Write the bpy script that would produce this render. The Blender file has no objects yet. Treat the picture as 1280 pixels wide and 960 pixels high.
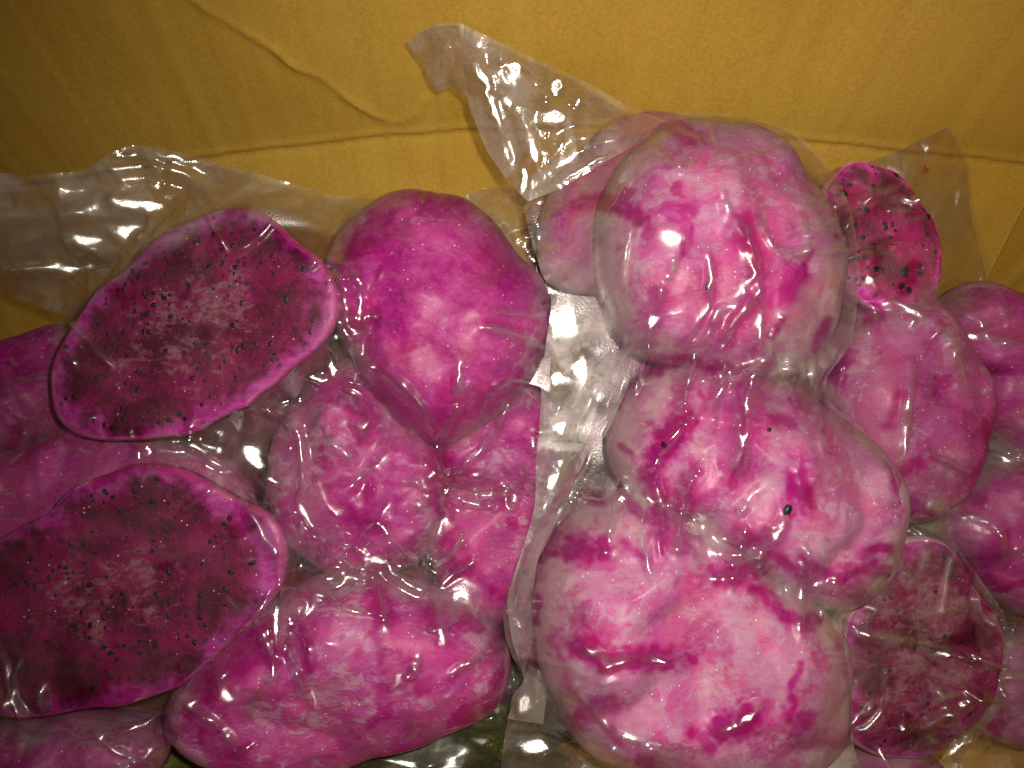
import bpy, math, random
import numpy as np
from mathutils import Vector

# ------------------------------------------------------------------ camera, world, light
F = 1000.0            # focal length in photograph pixels (1280 wide)
D = 0.30              # metres from the lens to the middle of the pile
PITCH = math.radians(63)
CAM = np.array([0.0, 0.0, 0.435])
EX = np.array([1.0, 0, 0])
EV = np.array([0.0, math.sin(PITCH), math.cos(PITCH)])
EW = np.array([0.0, -math.cos(PITCH), math.sin(PITCH)])

scene = bpy.context.scene
col = scene.collection
cd = bpy.data.cameras.new('camera')
cd.sensor_width = 36.0
cd.lens = 36.0 * F / 1280.0
cd.clip_start = 0.005
cd.clip_end = 20
cam = bpy.data.objects.new('camera', cd)
cam.location = CAM
cam.rotation_euler = (math.pi / 2 - PITCH, 0, 0)
col.objects.link(cam)
scene.camera = cam

world = bpy.data.worlds.new('World')
scene.world = world
world.use_nodes = True
bg = world.node_tree.nodes['Background']
bg.inputs['Color'].default_value = (1.0, 0.90, 0.70, 1)
bg.inputs['Strength'].default_value = 0.075

# the phone's own flash, a thumb's width from the lens
fl = bpy.data.lights.new('camera_flash', 'SPOT')
fl.energy = 4.6
fl.color = (1.0, 0.93, 0.78)
fl.shadow_soft_size = 0.004
fl.spot_size = math.radians(112)
fl.spot_blend = 1.0
flo = bpy.data.objects.new('camera_flash', fl)
flo.location = CAM + 0.016 * EX + 0.012 * EV
aim = CAM + (770 - 640) / F * D * EX + (480 - 560) / F * D * EV - D * EW
flo.rotation_euler = Vector(aim - np.array(flo.location)).to_track_quat('-Z', 'Y').to_euler()
col.objects.link(flo)

scene.view_settings.view_transform = 'Standard'
scene.view_settings.look = 'None'
scene.view_settings.exposure = 0.0
scene.view_settings.gamma = 1.0
scene.render.engine = 'CYCLES'
cy = scene.cycles
cy.use_denoising = True
cy.max_bounces = 4
cy.diffuse_bounces = 2
cy.glossy_bounces = 1
cy.transparent_max_bounces = 16
cy.use_adaptive_sampling = True
cy.adaptive_threshold = 0.03
cy.sample_clamp_indirect = 3.0
cy.caustics_reflective = False
cy.caustics_refractive = False

rng = np.random.default_rng(7)

# ------------------------------------------------------------------ coordinates
def uvw(px, py, w):
    d = D - w
    return (px - 640.0) / F * d, (480.0 - py) / F * d, w

def to_world(u, v, w):
    u, v, w = np.asarray(u), np.asarray(v), np.asarray(w)
    return CAM + u[..., None] * EX + v[..., None] * EV + (w - D)[..., None] * EW

def proj(u, v, w):
    d = D - w
    return 640.0 + u / d * F, 480.0 - v / d * F

# ------------------------------------------------------------------ numpy noise
def _hash(ix, iy, seed):
    h = (ix.astype(np.int64) * 374761393 + iy.astype(np.int64) * 668265263 + seed * 974634777) & 0x7fffffff
    h = ((h ^ (h >> 13)) * 1274126177) & 0x7fffffff
    h = (h ^ (h >> 16)) & 0xffffff
    return h / float(0xffffff) * 2 - 1

def vnoise(x, y, seed=0):
    ix, iy = np.floor(x), np.floor(y)
    fx, fy = x - ix, y - iy
    fx = fx * fx * (3 - 2 * fx); fy = fy * fy * (3 - 2 * fy)
    a = _hash(ix, iy, seed); b = _hash(ix + 1, iy, seed)
    c = _hash(ix, iy + 1, seed); d = _hash(ix + 1, iy + 1, seed)
    return (a * (1 - fx) + b * fx) * (1 - fy) + (c * (1 - fx) + d * fx) * fy

def fbm(x, y, seed=0, oct=4, gain=0.5):
    s, a, t = 0, 1.0, 0
    for o in range(oct):
        s = s + a * vnoise(x * 2 ** o, y * 2 ** o, seed + o * 17)
        t += a; a *= gain
    return s / t

def facet(x, y, seed=0):
    """piecewise flat crumple: random heights on a warped triangle lattice"""
    wx = x + 0.9 * vnoise(x * 0.6, y * 0.6, seed + 3) + 0.25 * vnoise(x * 1.7, y * 1.7, seed + 5)
    wy = y + 0.9 * vnoise(x * 0.6, y * 0.6, seed + 4) + 0.25 * vnoise(x * 1.7, y * 1.7, seed + 6)
    ix, iy = np.floor(wx), np.floor(wy)
    fx, fy = wx - ix, wy - iy
    a = _hash(ix, iy, seed); b = _hash(ix + 1, iy, seed)
    c = _hash(ix, iy + 1, seed); d = _hash(ix + 1, iy + 1, seed)
    up = a + (d - c) * fx + (c - a) * fy
    lo = a + (b - a) * fx + (d - b) * fy
    return np.where(fy > fx, up, lo)

# ------------------------------------------------------------------ mesh helpers
def link(name, verts, faces, mat, parent=None, attrs=None, origin=None, smooth=True):
    """verts are world points (N,3); the object's origin is moved to them"""
    verts = np.asarray(verts, float)
    if origin is None:
        origin = verts.mean(axis=0)
    base = np.array(parent['_o']) if parent is not None else np.zeros(3)
    me = bpy.data.meshes.new(name)
    loc = verts - origin
    faces = np.asarray(faces, dtype=np.int32) if not isinstance(faces, list) else faces
    if isinstance(faces, np.ndarray):
        n, k = faces.shape
        me.vertices.add(len(loc)); me.vertices.foreach_set('co', loc.astype(np.float32).ravel())
        me.loops.add(n * k); me.loops.foreach_set('vertex_index', faces.ravel())
        me.polygons.add(n)
        me.polygons.foreach_set('loop_start', np.arange(0, n * k, k, dtype=np.int32))
        me.update(calc_edges=True)
        me.validate()
    else:
        me.from_pydata([tuple(p) for p in loc], [], faces)
    if smooth:
        me.polygons.foreach_set('use_smooth', np.ones(len(me.polygons), dtype=bool))
    for k_, a in (attrs or {}).items():
        at = me.attributes.new(k_, 'FLOAT', 'POINT')
        at.data.foreach_set('value', np.asarray(a, np.float32).ravel())
    me.materials.append(mat)
    o = bpy.data.objects.new(name, me)
    col.objects.link(o)
    o.location = Vector(origin - base)
    o['_o'] = [float(c) for c in origin]
    if parent is not None:
        o.parent = parent
    return o

def empty(name, origin):
    o = bpy.data.objects.new(name, None)
    o.empty_display_size = 0.01
    col.objects.link(o)
    o.location = Vector(origin)
    o['_o'] = [float(c) for c in origin]
    return o

def tag(o, label, cat, group=None, kind=None):
    o['label'] = label
    o['category'] = cat
    if group: o['group'] = group
    if kind: o['kind'] = kind
    return o

def grid_faces(nr, nc):
    i = np.arange(nr * nc).reshape(nr, nc)
    return np.stack([i[:-1, :-1], i[:-1, 1:], i[1:, 1:], i[1:, :-1]], -1).reshape(-1, 4)

# ------------------------------------------------------------------ node helpers
class NT:
    def __init__(s, name):
        s.m = bpy.data.materials.new(name); s.m.use_nodes = True
        s.t = s.m.node_tree; s.t.nodes.clear()
        s.out = s.t.nodes.new('ShaderNodeOutputMaterial')
    def n(s, typ, **kw):
        nd = s.t.nodes.new('ShaderNode' + typ)
        for k, v in kw.items():
            if k.startswith('_'): setattr(nd, k[1:], v)
            else: s.set(nd, k, v)
        return nd
    def set(s, nd, k, v):
        k = int(k[1:]) if k[0] == 'i' and k[1:].isdigit() else k.replace('__', ' ')
        i = nd.inputs[k]
        if hasattr(v, 'links') or isinstance(v, bpy.types.NodeSocket): s.t.links.new(v, i)
        else: i.default_value = v
    def math(s, op, a, b=0.0, clamp=False):
        nd = s.n('Math', _operation=op, _use_clamp=clamp)
        s.set(nd, 'i0', a); s.set(nd, 'i1', b)
        return nd.outputs[0]
    def noise(s, vec, scale, detail=4, rough=0.55, dist=0.0):
        nd = s.n('TexNoise', Vector=vec, Scale=scale, Detail=detail, Roughness=rough, Distortion=dist)
        return nd.outputs[0]
    def ramp(s, fac, a, b, v0=0.0, v1=1.0):
        nd = s.n('MapRange', _interpolation_type='SMOOTHSTEP', i0=fac, i1=a, i2=b, i3=v0, i4=v1)
        return nd.outputs[0]
    def mix(s, fac, a, b):
        nd = s.t.nodes.new('ShaderNodeMix'); nd.data_type = 'RGBA'
        for i, v in ((0, fac), (6, a), (7, b)):
            if isinstance(v, bpy.types.NodeSocket): s.t.links.new(v, nd.inputs[i])
            else: nd.inputs[i].default_value = v if i == 0 else (*v, 1) if len(v) == 3 else v
        return nd.outputs[2]
    def coord(s, offset=(0, 0, 0), scale=(1, 1, 1), rot=(0, 0, 0)):
        tc = s.n('TexCoord')
        mp = s.n('Mapping', Vector=tc.outputs['Object'], Location=offset, Rotation=rot, Scale=scale)
        return mp.outputs[0]
    def attr(s, name):
        return s.n('Attribute', _attribute_name=name).outputs['Fac']
    def done(s, sock):
        s.t.links.new(sock, s.out.inputs[0]); return s.m

# ------------------------------------------------------------------ materials
def cardboard_mat():
    t = NT('brown cardboard')
    c = t.coord()
    st = t.coord(scale=(1, 1, 0.08))
    big = t.noise(c, 9, 4, 0.6)
    fib = t.noise(c, 650, 5, 0.75)
    strand = t.noise(t.coord(scale=(1, 1, 0.25)), 420, 3, 0.6)
    flute = t.noise(st, 70, 2, 0.5)
    k = t.mix(t.ramp(big, 0.3, 0.7), (0.56, 0.328, 0.044), (0.66, 0.395, 0.064))
    k = t.mix(t.math('MULTIPLY', t.ramp(fib, 0.35, 0.72), 0.50), k, (0.33, 0.185, 0.020))
    k = t.mix(t.math('MULTIPLY', t.ramp(flute, 0.42, 0.62), 0.28), k, (0.60, 0.38, 0.06))
    vor = t.n('TexVoronoi', Vector=c, Scale=260.0)
    sp = t.ramp(vor.outputs['Distance'], 0.05, 0.10, 1, 0)
    pick = t.ramp(t.n('SeparateColor', i0=vor.outputs['Color']).outputs[0], 0.90, 0.92)
    k = t.mix(t.math('MULTIPLY', t.math('MULTIPLY', sp, pick), 0.6), k, (0.10, 0.05, 0.01))
    h = t.math('ADD', t.math('MULTIPLY', fib, 0.4), t.math('MULTIPLY', strand, 0.6))
    b = t.n('Bump', Strength=0.18, Distance=0.0006, Height=h)
    p = t.n('BsdfPrincipled', Base__Color=k, Roughness=0.75, Normal=b.outputs[0])
    p.inputs['Specular IOR Level'].default_value = 0.25
    return t.done(p.outputs[0])

PIT = math.degrees(PITCH)
def flesh_mat(name, frost=0.5, tone=0.5, seed=0.0, dim=1.0, streak=1.0, ang=0.0, rimk=0.6, pale=0.2):
    """peeled frozen flesh: saturated juice-wet magenta broken by patches of pale frost"""
    t = NT(name)
    off = (seed * 1.37, seed * 0.71, seed * 2.13)
    D3 = lambda a, b, c: (a * dim, b * dim, c * dim)
    c0 = t.coord(off)
    wob = t.n('TexNoise', Vector=c0, Scale=60.0, Detail=3.0)
    wv = t.n('VectorMath', _operation='SCALE', i0=wob.outputs['Color'])
    wv.inputs['Scale'].default_value = 0.009
    cw = t.n('VectorMath', _operation='ADD', i0=c0, i1=wv.outputs[0]).outputs[0]
    ms = t.n('Mapping', Vector=cw, Rotation=(0, 0, ang), Scale=(1, 1 + 1.2 * streak, 1 + 1.2 * streak)).outputs[0]
    rho = t.attr('rho')
    patch = t.noise(cw, 36, 4, 0.62)
    stre = t.noise(ms, 95, 7, 0.72)
    fine = t.noise(ms, 330, 5, 0.80)
    rim = t.math('MULTIPLY', t.ramp(rho, 0.62, 0.97), 0.12 * rimk)
    mixv = t.math('ADD', t.math('ADD', t.math('MULTIPLY', patch, 0.58), t.math('MULTIPLY', stre, 0.42)), rim)
    th = 0.685 - 0.30 * frost
    g5 = t.math('SUBTRACT', fine, 0.5)
    mixf = t.math('ADD', mixv, t.math('MULTIPLY', g5, 0.24))
    plate = t.ramp(mixf, th - 0.012, th + 0.030)                          # caked frost with torn edges
    dust = t.ramp(t.math('ADD', mixv, t.math('MULTIPLY', g5, 0.55)), th - 0.16, th + 0.06)   # thin dusting
    ice = t.ramp(t.math('ADD', stre, t.math('MULTIPLY', g5, 0.7)), 0.44, 0.66)
    sep = t.n('SeparateColor', i0=wob.outputs['Color'])
    base = t.mix(t.ramp(sep.outputs[0], 0.66 - 0.3 * tone, 0.82 - 0.3 * tone), D3(0.38, 0.004, 0.215), D3(0.54, 0.022, 0.26))
    base = t.mix(t.math('MULTIPLY', t.ramp(sep.outputs[1], 0.52, 0.68), 0.6), base, D3(0.34, 0.006, 0.10))
    base = t.mix(t.math('MULTIPLY', t.ramp(fine, 0.45, 0.70), 0.30), base, D3(0.60, 0.10, 0.40))
    base = t.mix(t.math('MULTIPLY', t.ramp(t.math('ADD', patch, t.math('MULTIPLY', g5, 0.5)), 0.30, 0.55), pale), base, t.mix(t.ramp(sep.outputs[2], 0.42, 0.60), D3(0.56, 0.115, 0.36), D3(0.60, 0.125, 0.28)))
    lil = t.mix(t.ramp(sep.outputs[2], 0.40, 0.62), D3(0.44, 0.10, 0.30), D3(0.49, 0.10, 0.25))
    k = t.mix(t.math('MULTIPLY', dust, 0.55), base, lil)
    k = t.mix(t.math('MULTIPLY', plate, 0.64), k, t.mix(ice, D3(0.47, 0.165, 0.33), D3(0.50, 0.315, 0.415)))
    k = t.mix(t.math('MULTIPLY', t.ramp(t.math('ADD', rho, t.math('MULTIPLY', t.math('SUBTRACT', stre, 0.5), 0.5)), 0.90 - 0.16 * rimk, 1.0), 0.75 * rimk), k, D3(0.50, 0.37, 0.35))
    vor = t.n('TexVoronoi', Vector=c0, Scale=620.0)
    vs = t.n('SeparateColor', i0=vor.outputs['Color'])
    dot = t.math('MULTIPLY', t.ramp(vor.outputs['Distance'], 0.10, 0.24, 1, 0), t.ramp(vs.outputs[0], 0.90, 0.93))
    k = t.mix(t.math('MULTIPLY', dot, 0.8), k, D3(0.95, 0.85, 0.85))
    b = t.n('Bump', Strength=0.55, Distance=0.0008, Height=fine)
    p = t.n('BsdfPrincipled', Base__Color=k, Roughness=t.ramp(plate, 0, 1, 0.35, 0.7), Normal=b.outputs[0])
    p.inputs['Specular IOR Level'].default_value = 0.3
    return t.done(p.outputs[0])

def cut_mat(name, frost=0.4, seed=0.0, dim=1.0, ang=0.0, dull=0.0):
    """sliced face: crimson core with dull frost, brighter magenta towards the skin"""
    t = NT(name)
    off = (seed * 1.37, seed * 0.71, seed * 2.13)
    rho = t.attr('rho')
    c0 = t.coord(off)
    wob = t.n('TexNoise', Vector=c0, Scale=70.0, Detail=3.0)
    wv = t.n('VectorMath', _operation='SCALE', i0=wob.outputs['Color'])
    wv.inputs['Scale'].default_value = 0.007
    cw = t.n('VectorMath', _operation='ADD', i0=c0, i1=wv.outputs[0]).outputs[0]
    patch = t.noise(cw, 58, 5, 0.66, 0.3)
    stre = t.noise(t.n('Mapping', Vector=cw, Rotation=(0, 0, ang), Scale=(1, 2.4, 2.4)).outputs[0], 110, 6, 0.7, 0.6)
    fine = t.noise(c0, 420, 5, 0.7)
    grain = t.noise(c0, 1600, 2, 0.6)
    core = t.mix(t.ramp(patch, 0.36, 0.62), (0.075 * dim, 0.002 * dim, 0.022 * dim), (0.22 * dim, 0.004 * dim, 0.075 * dim))
    rr = t.math('ADD', rho, t.math('MULTIPLY', t.math('SUBTRACT', patch, 0.5), 0.7))
    rim = t.mix(t.ramp(stre, 0.35, 0.65), (0.36 * dim, 0.008 * dim, 0.23 * dim), (0.50 * dim, 0.07 * dim, 0.36 * dim))
    k = t.mix(t.ramp(rr, 0.78, 1.0), core, rim)
    fz = t.math('ADD', t.math('MULTIPLY', stre, 0.55), t.math('MULTIPLY', patch, 0.45))
    fz = t.math('SUBTRACT', fz, t.math('MULTIPLY', t.ramp(rho, 0.15, 0.85), 0.14 * (1 - dull)))
    th = 0.60 - 0.32 * frost
    fz = t.ramp(t.math('ADD', fz, t.math('MULTIPLY', t.math('SUBTRACT', fine, 0.5), 0.18)), th, th + 0.12)
    fz = t.math('MULTIPLY', fz, t.ramp(fine, 0.3, 0.55, 0.6, 1.0))
    gr = t.mix(t.ramp(fine, 0.4, 0.65), (0.255 * dim, 0.080 * dim, 0.13 * dim), (0.24 * dim, 0.140 * dim, 0.150 * dim))
    k = t.mix(t.math('MULTIPLY', fz, 0.85), k, gr)
    k = t.mix(t.math('MULTIPLY', t.ramp(grain, 0.62, 0.75), 0.30), k, (0.62 * dim, 0.36 * dim, 0.46 * dim))
    v2 = t.n('TexVoronoi', Vector=cw, Scale=250.0)
    v2s = t.n('SeparateColor', i0=v2.outputs['Color'])
    buried = t.math('MULTIPLY', t.ramp(v2.outputs['Distance'], 0.10, 0.42, 1, 0), t.ramp(v2s.outputs[1], 0.55, 0.85))
    k = t.mix(t.math('MULTIPLY', buried, 0.8), k, (0.030 * dim, 0.012 * dim, 0.020 * dim))
    vor = t.n('TexVoronoi', Vector=c0, Scale=520.0)
    vs = t.n('SeparateColor', i0=vor.outputs['Color'])
    dot = t.math('MULTIPLY', t.ramp(vor.outputs['Distance'], 0.08, 0.20, 1, 0), t.ramp(vs.outputs[0], 0.93, 0.95))
    k = t.mix(t.math('MULTIPLY', dot, 0.8), k, (0.85, 0.75, 0.78))
    b = t.n('Bump', Strength=0.5, Distance=0.0008, Height=fine)
    p = t.n('BsdfPrincipled', Base__Color=k, Roughness=0.55, Normal=b.outputs[0])
    p.inputs['Specular IOR Level'].default_value = 0.25
    return t.done(p.outputs[0])

def seed_mat():
    t = NT('black seed')
    k = t.mix(t.attr('tone'), (0.006, 0.005, 0.006), (0.022, 0.014, 0.015))
    p = t.n('BsdfPrincipled', Base__Color=k, Roughness=0.45)
    return t.done(p.outputs[0])

def green_mat(name, a, b):
    t = NT(name)
    c = t.coord()
    n1 = t.noise(c, 90, 6, 0.7, 0.8); n2 = t.noise(c, 420, 4, 0.7)
    k = t.mix(t.ramp(n1, 0.35, 0.65), a, b)
    k = t.mix(t.math('MULTIPLY', t.ramp(n2, 0.55, 0.72), t.ramp(n1, 0.45, 0.6)), k, (0.40, 0.40, 0.25))
    bp = t.n('Bump', Strength=0.5, Distance=0.001, Height=n2)
    p = t.n('BsdfPrincipled', Base__Color=k, Roughness=0.5, Normal=bp.outputs[0])
    return t.done(p.outputs[0])

def film_mat(name, haze=0.10, gapk=0.35, tint=(0.97, 0.93, 0.95), rough=(0.14, 0.30), hazecol=(0.72, 0.68, 0.66), gloss=1.0, cap=0.16, fade=False, tight=0.22):
    """clear vacuum-pouch plastic: mostly see-through, glossy, faintly milky, juice stains
    (blot, gap and juice are worn into the sheet vertex by vertex)"""
    t = NT(name)
    c = t.coord()
    gap = t.attr('gap'); juice = t.attr('juice'); blot = t.attr('blot')
    fine = t.noise(c, 1300, 1, 0.6)
    hz = t.math('ADD', t.math('MULTIPLY', gap, gapk), haze)
    hz = t.math('MULTIPLY', hz, t.ramp(blot, 0.25, 0.75, 0.45, 1.5))
    hz = t.math('MULTIPLY', hz, t.math('SUBTRACT', 1.0, t.math('MULTIPLY', juice, 0.6)), True)
    tr_c = t.mix(t.math('MULTIPLY', juice, 0.9), tint, (0.80, 0.085, 0.63))
    tr = t.n('BsdfTransparent', Color=tr_c)
    df = t.n('BsdfDiffuse', Color=t.mix(juice, hazecol, (0.16, 0.004, 0.09)))
    m1 = t.n('MixShader', i0=hz, i1=tr.outputs[0], i2=df.outputs[0])
    bp = t.n('Bump', Strength=0.3, Distance=0.00025, Height=fine)
    rg = t.math('ADD', t.ramp(blot, 0.30, 0.70, rough[0], rough[1]), t.math('ADD', t.ramp(gap, 0.0, 0.45, tight, 0.0), t.math('MULTIPLY', t.attr('crease'), 0.07)))
    gl = t.n('BsdfGlossy', Color=(1, 1, 1, 1), Roughness=rg, Normal=bp.outputs[0])
    fr = t.n('Fresnel', IOR=1.5)
    cr = t.attr('crease')
    gk = t.math('ADD', t.ramp(gap, 0.0, 0.8, 0.22 * gloss, 1.5 * gloss), t.math('MULTIPLY', cr, 1.3 * gloss))
    ff = t.math('MINIMUM', t.math('MULTIPLY', fr.outputs[0], gk), t.math('ADD', cap, t.math('MULTIPLY', cr, 0.08)))
    if fade: ff = t.math('MULTIPLY', ff, gap)
    m2 = t.n('MixShader', i0=ff, i1=m1.outputs[0], i2=gl.outputs[0])
    return t.done(m2.outputs[0])

CARD = cardboard_mat()
SEED = seed_mat()

# ------------------------------------------------------------------ the box
YW = 0.258; XR = 0.246; XL = -0.335; YF = -0.075; ZT = 0.318; TH = 0.005

def wall_at(px, py):
    """point (x, z) where the ray through a photograph pixel meets the far panel"""
    d = -EW + (480 - py) / F * EV
    t_ = YW / d[1]
    return (px - 640) / F * t_, CAM[2] + d[2] * t_

def seg_dist(x, y, pts):
    """distance to a polyline and the fraction along it"""
    best = np.full(x.shape, 1e9); frac = np.zeros(x.shape); side = np.zeros(x.shape)
    L = [0.0]
    for a, b in zip(pts[:-1], pts[1:]):
        L.append(L[-1] + math.hypot(b[0] - a[0], b[1] - a[1]))
    for i, (a, b) in enumerate(zip(pts[:-1], pts[1:])):
        dx, dy = b[0] - a[0], b[1] - a[1]
        l2 = dx * dx + dy * dy + 1e-12
        s = np.clip(((x - a[0]) * dx + (y - a[1]) * dy) / l2, 0, 1)
        d = np.hypot(x - a[0] - s * dx, y - a[1] - s * dy)
        m = d < best
        best = np.where(m, d, best)
        frac = np.where(m, (L[i] + s * (L[i + 1] - L[i])) / L[-1], frac)
        side = np.where(m, np.sign((x - a[0]) * dy - (y - a[1]) * dx), side)
    return best, frac, side

def build_box():
    root = empty('cardboard_box', ((XL + XR) / 2, (YW + YF) / 2, 0))
    tag(root, 'open brown corrugated cardboard box holding all the bags', 'box')
    nx, nz = 420, 200
    X, Z = np.meshgrid(np.linspace(XL, XR, nx), np.linspace(0, ZT, nz))
    Y = np.full(X.shape, YW)
    crease = [wall_at(*p) for p in ((-200, 262), (60, 228), (290, 195), (440, 177), (580, 165), (760, 163), (940, 171), (1080, 184), (1290, 206))]
    cx = [p[0] for p in crease]; cz = [p[1] for p in crease]
    zc = np.interp(X, cx, cz) + 0.0006 * vnoise(X * 90, X * 0, 5)
    below = np.clip(zc - Z, 0, 1)
    Y -= 0.34 * below
    Y += 0.0009 * np.exp(-np.abs((Z - zc) / 0.0014))
    Y -= 0.0009 * np.exp(-((Z - zc - 0.0026) / 0.0018) ** 2)
    Y += 0.0011 * fbm(X * 11, Z * 7, 3, 2)
    Y += 0.00034 * vnoise(X * 150, Z * 4, 11) + 0.00016 * vnoise(X * 330, Z * 6, 12) + 0.0007 * facet(X * 26, Z * 20, 14)
    def ridge(pts, wd, ht, st=0.0):
        p = [wall_at(*q) for q in pts]
        d, f, s = seg_dist(X, Z, p)
        env = np.clip(np.minimum(f, 1 - f) * 9 + 0.25, 0, 1) * (0.8 + 0.4 * vnoise(f * 6, f * 0, 9))
        return env * (ht * np.exp(-np.abs(d / wd) ** 1.05) + st * s * np.exp(-(d / (wd * 4)) ** 2))
    for pts, wd, ht, st in (
        ([(225, -12), (262, 14), (300, 36), (345, 62), (372, 84), (400, 96), (428, 120), (450, 134), (470, 147), (494, 154)], 0.0018, -0.0018, 0.0004),
        ([(494, 154), (508, 150), (524, 138), (536, 120)], 0.0014, -0.0012, 0.0),
        ([(372, 84), (355, 70), (340, 55)], 0.0022, -0.0012, 0.0),
        ([(524, -10), (534, 70), (545, 165), (552, 245)], 0.0010, 0.0008, 0.0),
        ([(480, 172), (486, 200), (490, 240)], 0.0012, 0.0005, 0.0),
        ([(318, -5), (345, 80), (375, 160)], 0.0016, 0.0004, 0.0),
        ([(1012, -5), (960, 100), (905, 200)], 0.0018, 0.0005, 0.0),
        ([(830, -5), (800, 80), (770, 150)], 0.0018, 0.0004, 0.0),
        ([(470, 147), (480, 165), (500, 172)], 0.0012, 0.0006, 0.0)):
        Y += ridge(pts, wd, ht, st)
    f = grid_faces(nz, nx)
    V = np.stack([X, Y, Z], -1).reshape(-1, 3)
    Vb = np.stack([X, np.full(X.shape, YW + 0.012), Z], -1)[::199, ::419].reshape(-1, 3)
    # skin + back sheet closed along the border
    border = np.concatenate([np.arange(nx), np.arange(1, nz) * nx + nx - 1, (nz - 1) * nx + np.arange(nx - 2, -1, -1), np.arange(nz - 2, 0, -1) * nx])
    Bv = V[border].copy(); Bv[:, 1] = YW + 0.012
    n0 = len(V); nb = len(border); k = np.arange(nb)
    rim = np.stack([border, n0 + k, n0 + (k + 1) % nb, border[(k + 1) % nb]], -1)
    o = link('back_panel', np.vstack([V, Bv]), np.vstack([f[:, ::-1], rim]), CARD, root)
    # right panel, with the folded score that runs down beside the corner
    ny, nz2 = 120, 90
    Yg, Zg = np.meshgrid(np.linspace(YF, YW + 0.0, ny), np.linspace(0, ZT, nz2))
    Xg = XR + 0.0012 * fbm(Yg * 12, Zg * 9, 21, 3)
    q = []
    for pp in ((1292, 322), (1238, 372)):
        d = -EW + (480 - pp[1]) / F * EV + (pp[0] - 640) / F * EX
        s = XR / d[0]; q.append((d[1] * s, CAM[2] + d[2] * s))
    q = [(q[0][0] + (q[0][0] - q[1][0]) * 3, q[0][1] + (q[0][1] - q[1][1]) * 3), q[0], q[1], (q[1][0] * 2 - q[0][0], q[1][1] * 2 - q[0][1])]
    dd, _, ss = seg_dist(Yg, Zg, q)
    Xg += 0.0022 * np.exp(-(dd / 0.0018) ** 2)
    Vr = np.stack([Xg, Yg, Zg], -1).reshape(-1, 3)
    Vo = Vr.copy(); Vo[:, 0] = XR + TH
    fr_ = grid_faces(nz2, ny)
    link('side_panel', np.vstack([Vr, Vo]), np.vstack([fr_, fr_[:, ::-1] + len(Vr)]), CARD, root)
    def slab(name, a, b, bump_axis):
        x0, y0, z0 = a; x1, y1, z1 = b
        v = [(x0, y0, z0), (x1, y0, z0), (x1, y1, z0), (x0, y1, z0), (x0, y0, z1), (x1, y0, z1), (x1, y1, z1), (x0, y1, z1)]
        link(name, v, [(0, 3, 2, 1), (4, 5, 6, 7), (0, 1, 5, 4), (1, 2, 6, 5), (2, 3, 7, 6), (3, 0, 4, 7)], CARD, root, smooth=False)
    slab('side_panel', (XL - TH, YF, 0), (XL, YW, ZT), 0)
    slab('front_panel', (XL, YF - TH, 0), (XR, YF, ZT * 0.55), 1)
    slab('bottom_panel', (XL - TH, YF - TH, -TH), (XR + TH, YW + 0.012, -0.0005), 2)
    return root
box = build_box()

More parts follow.
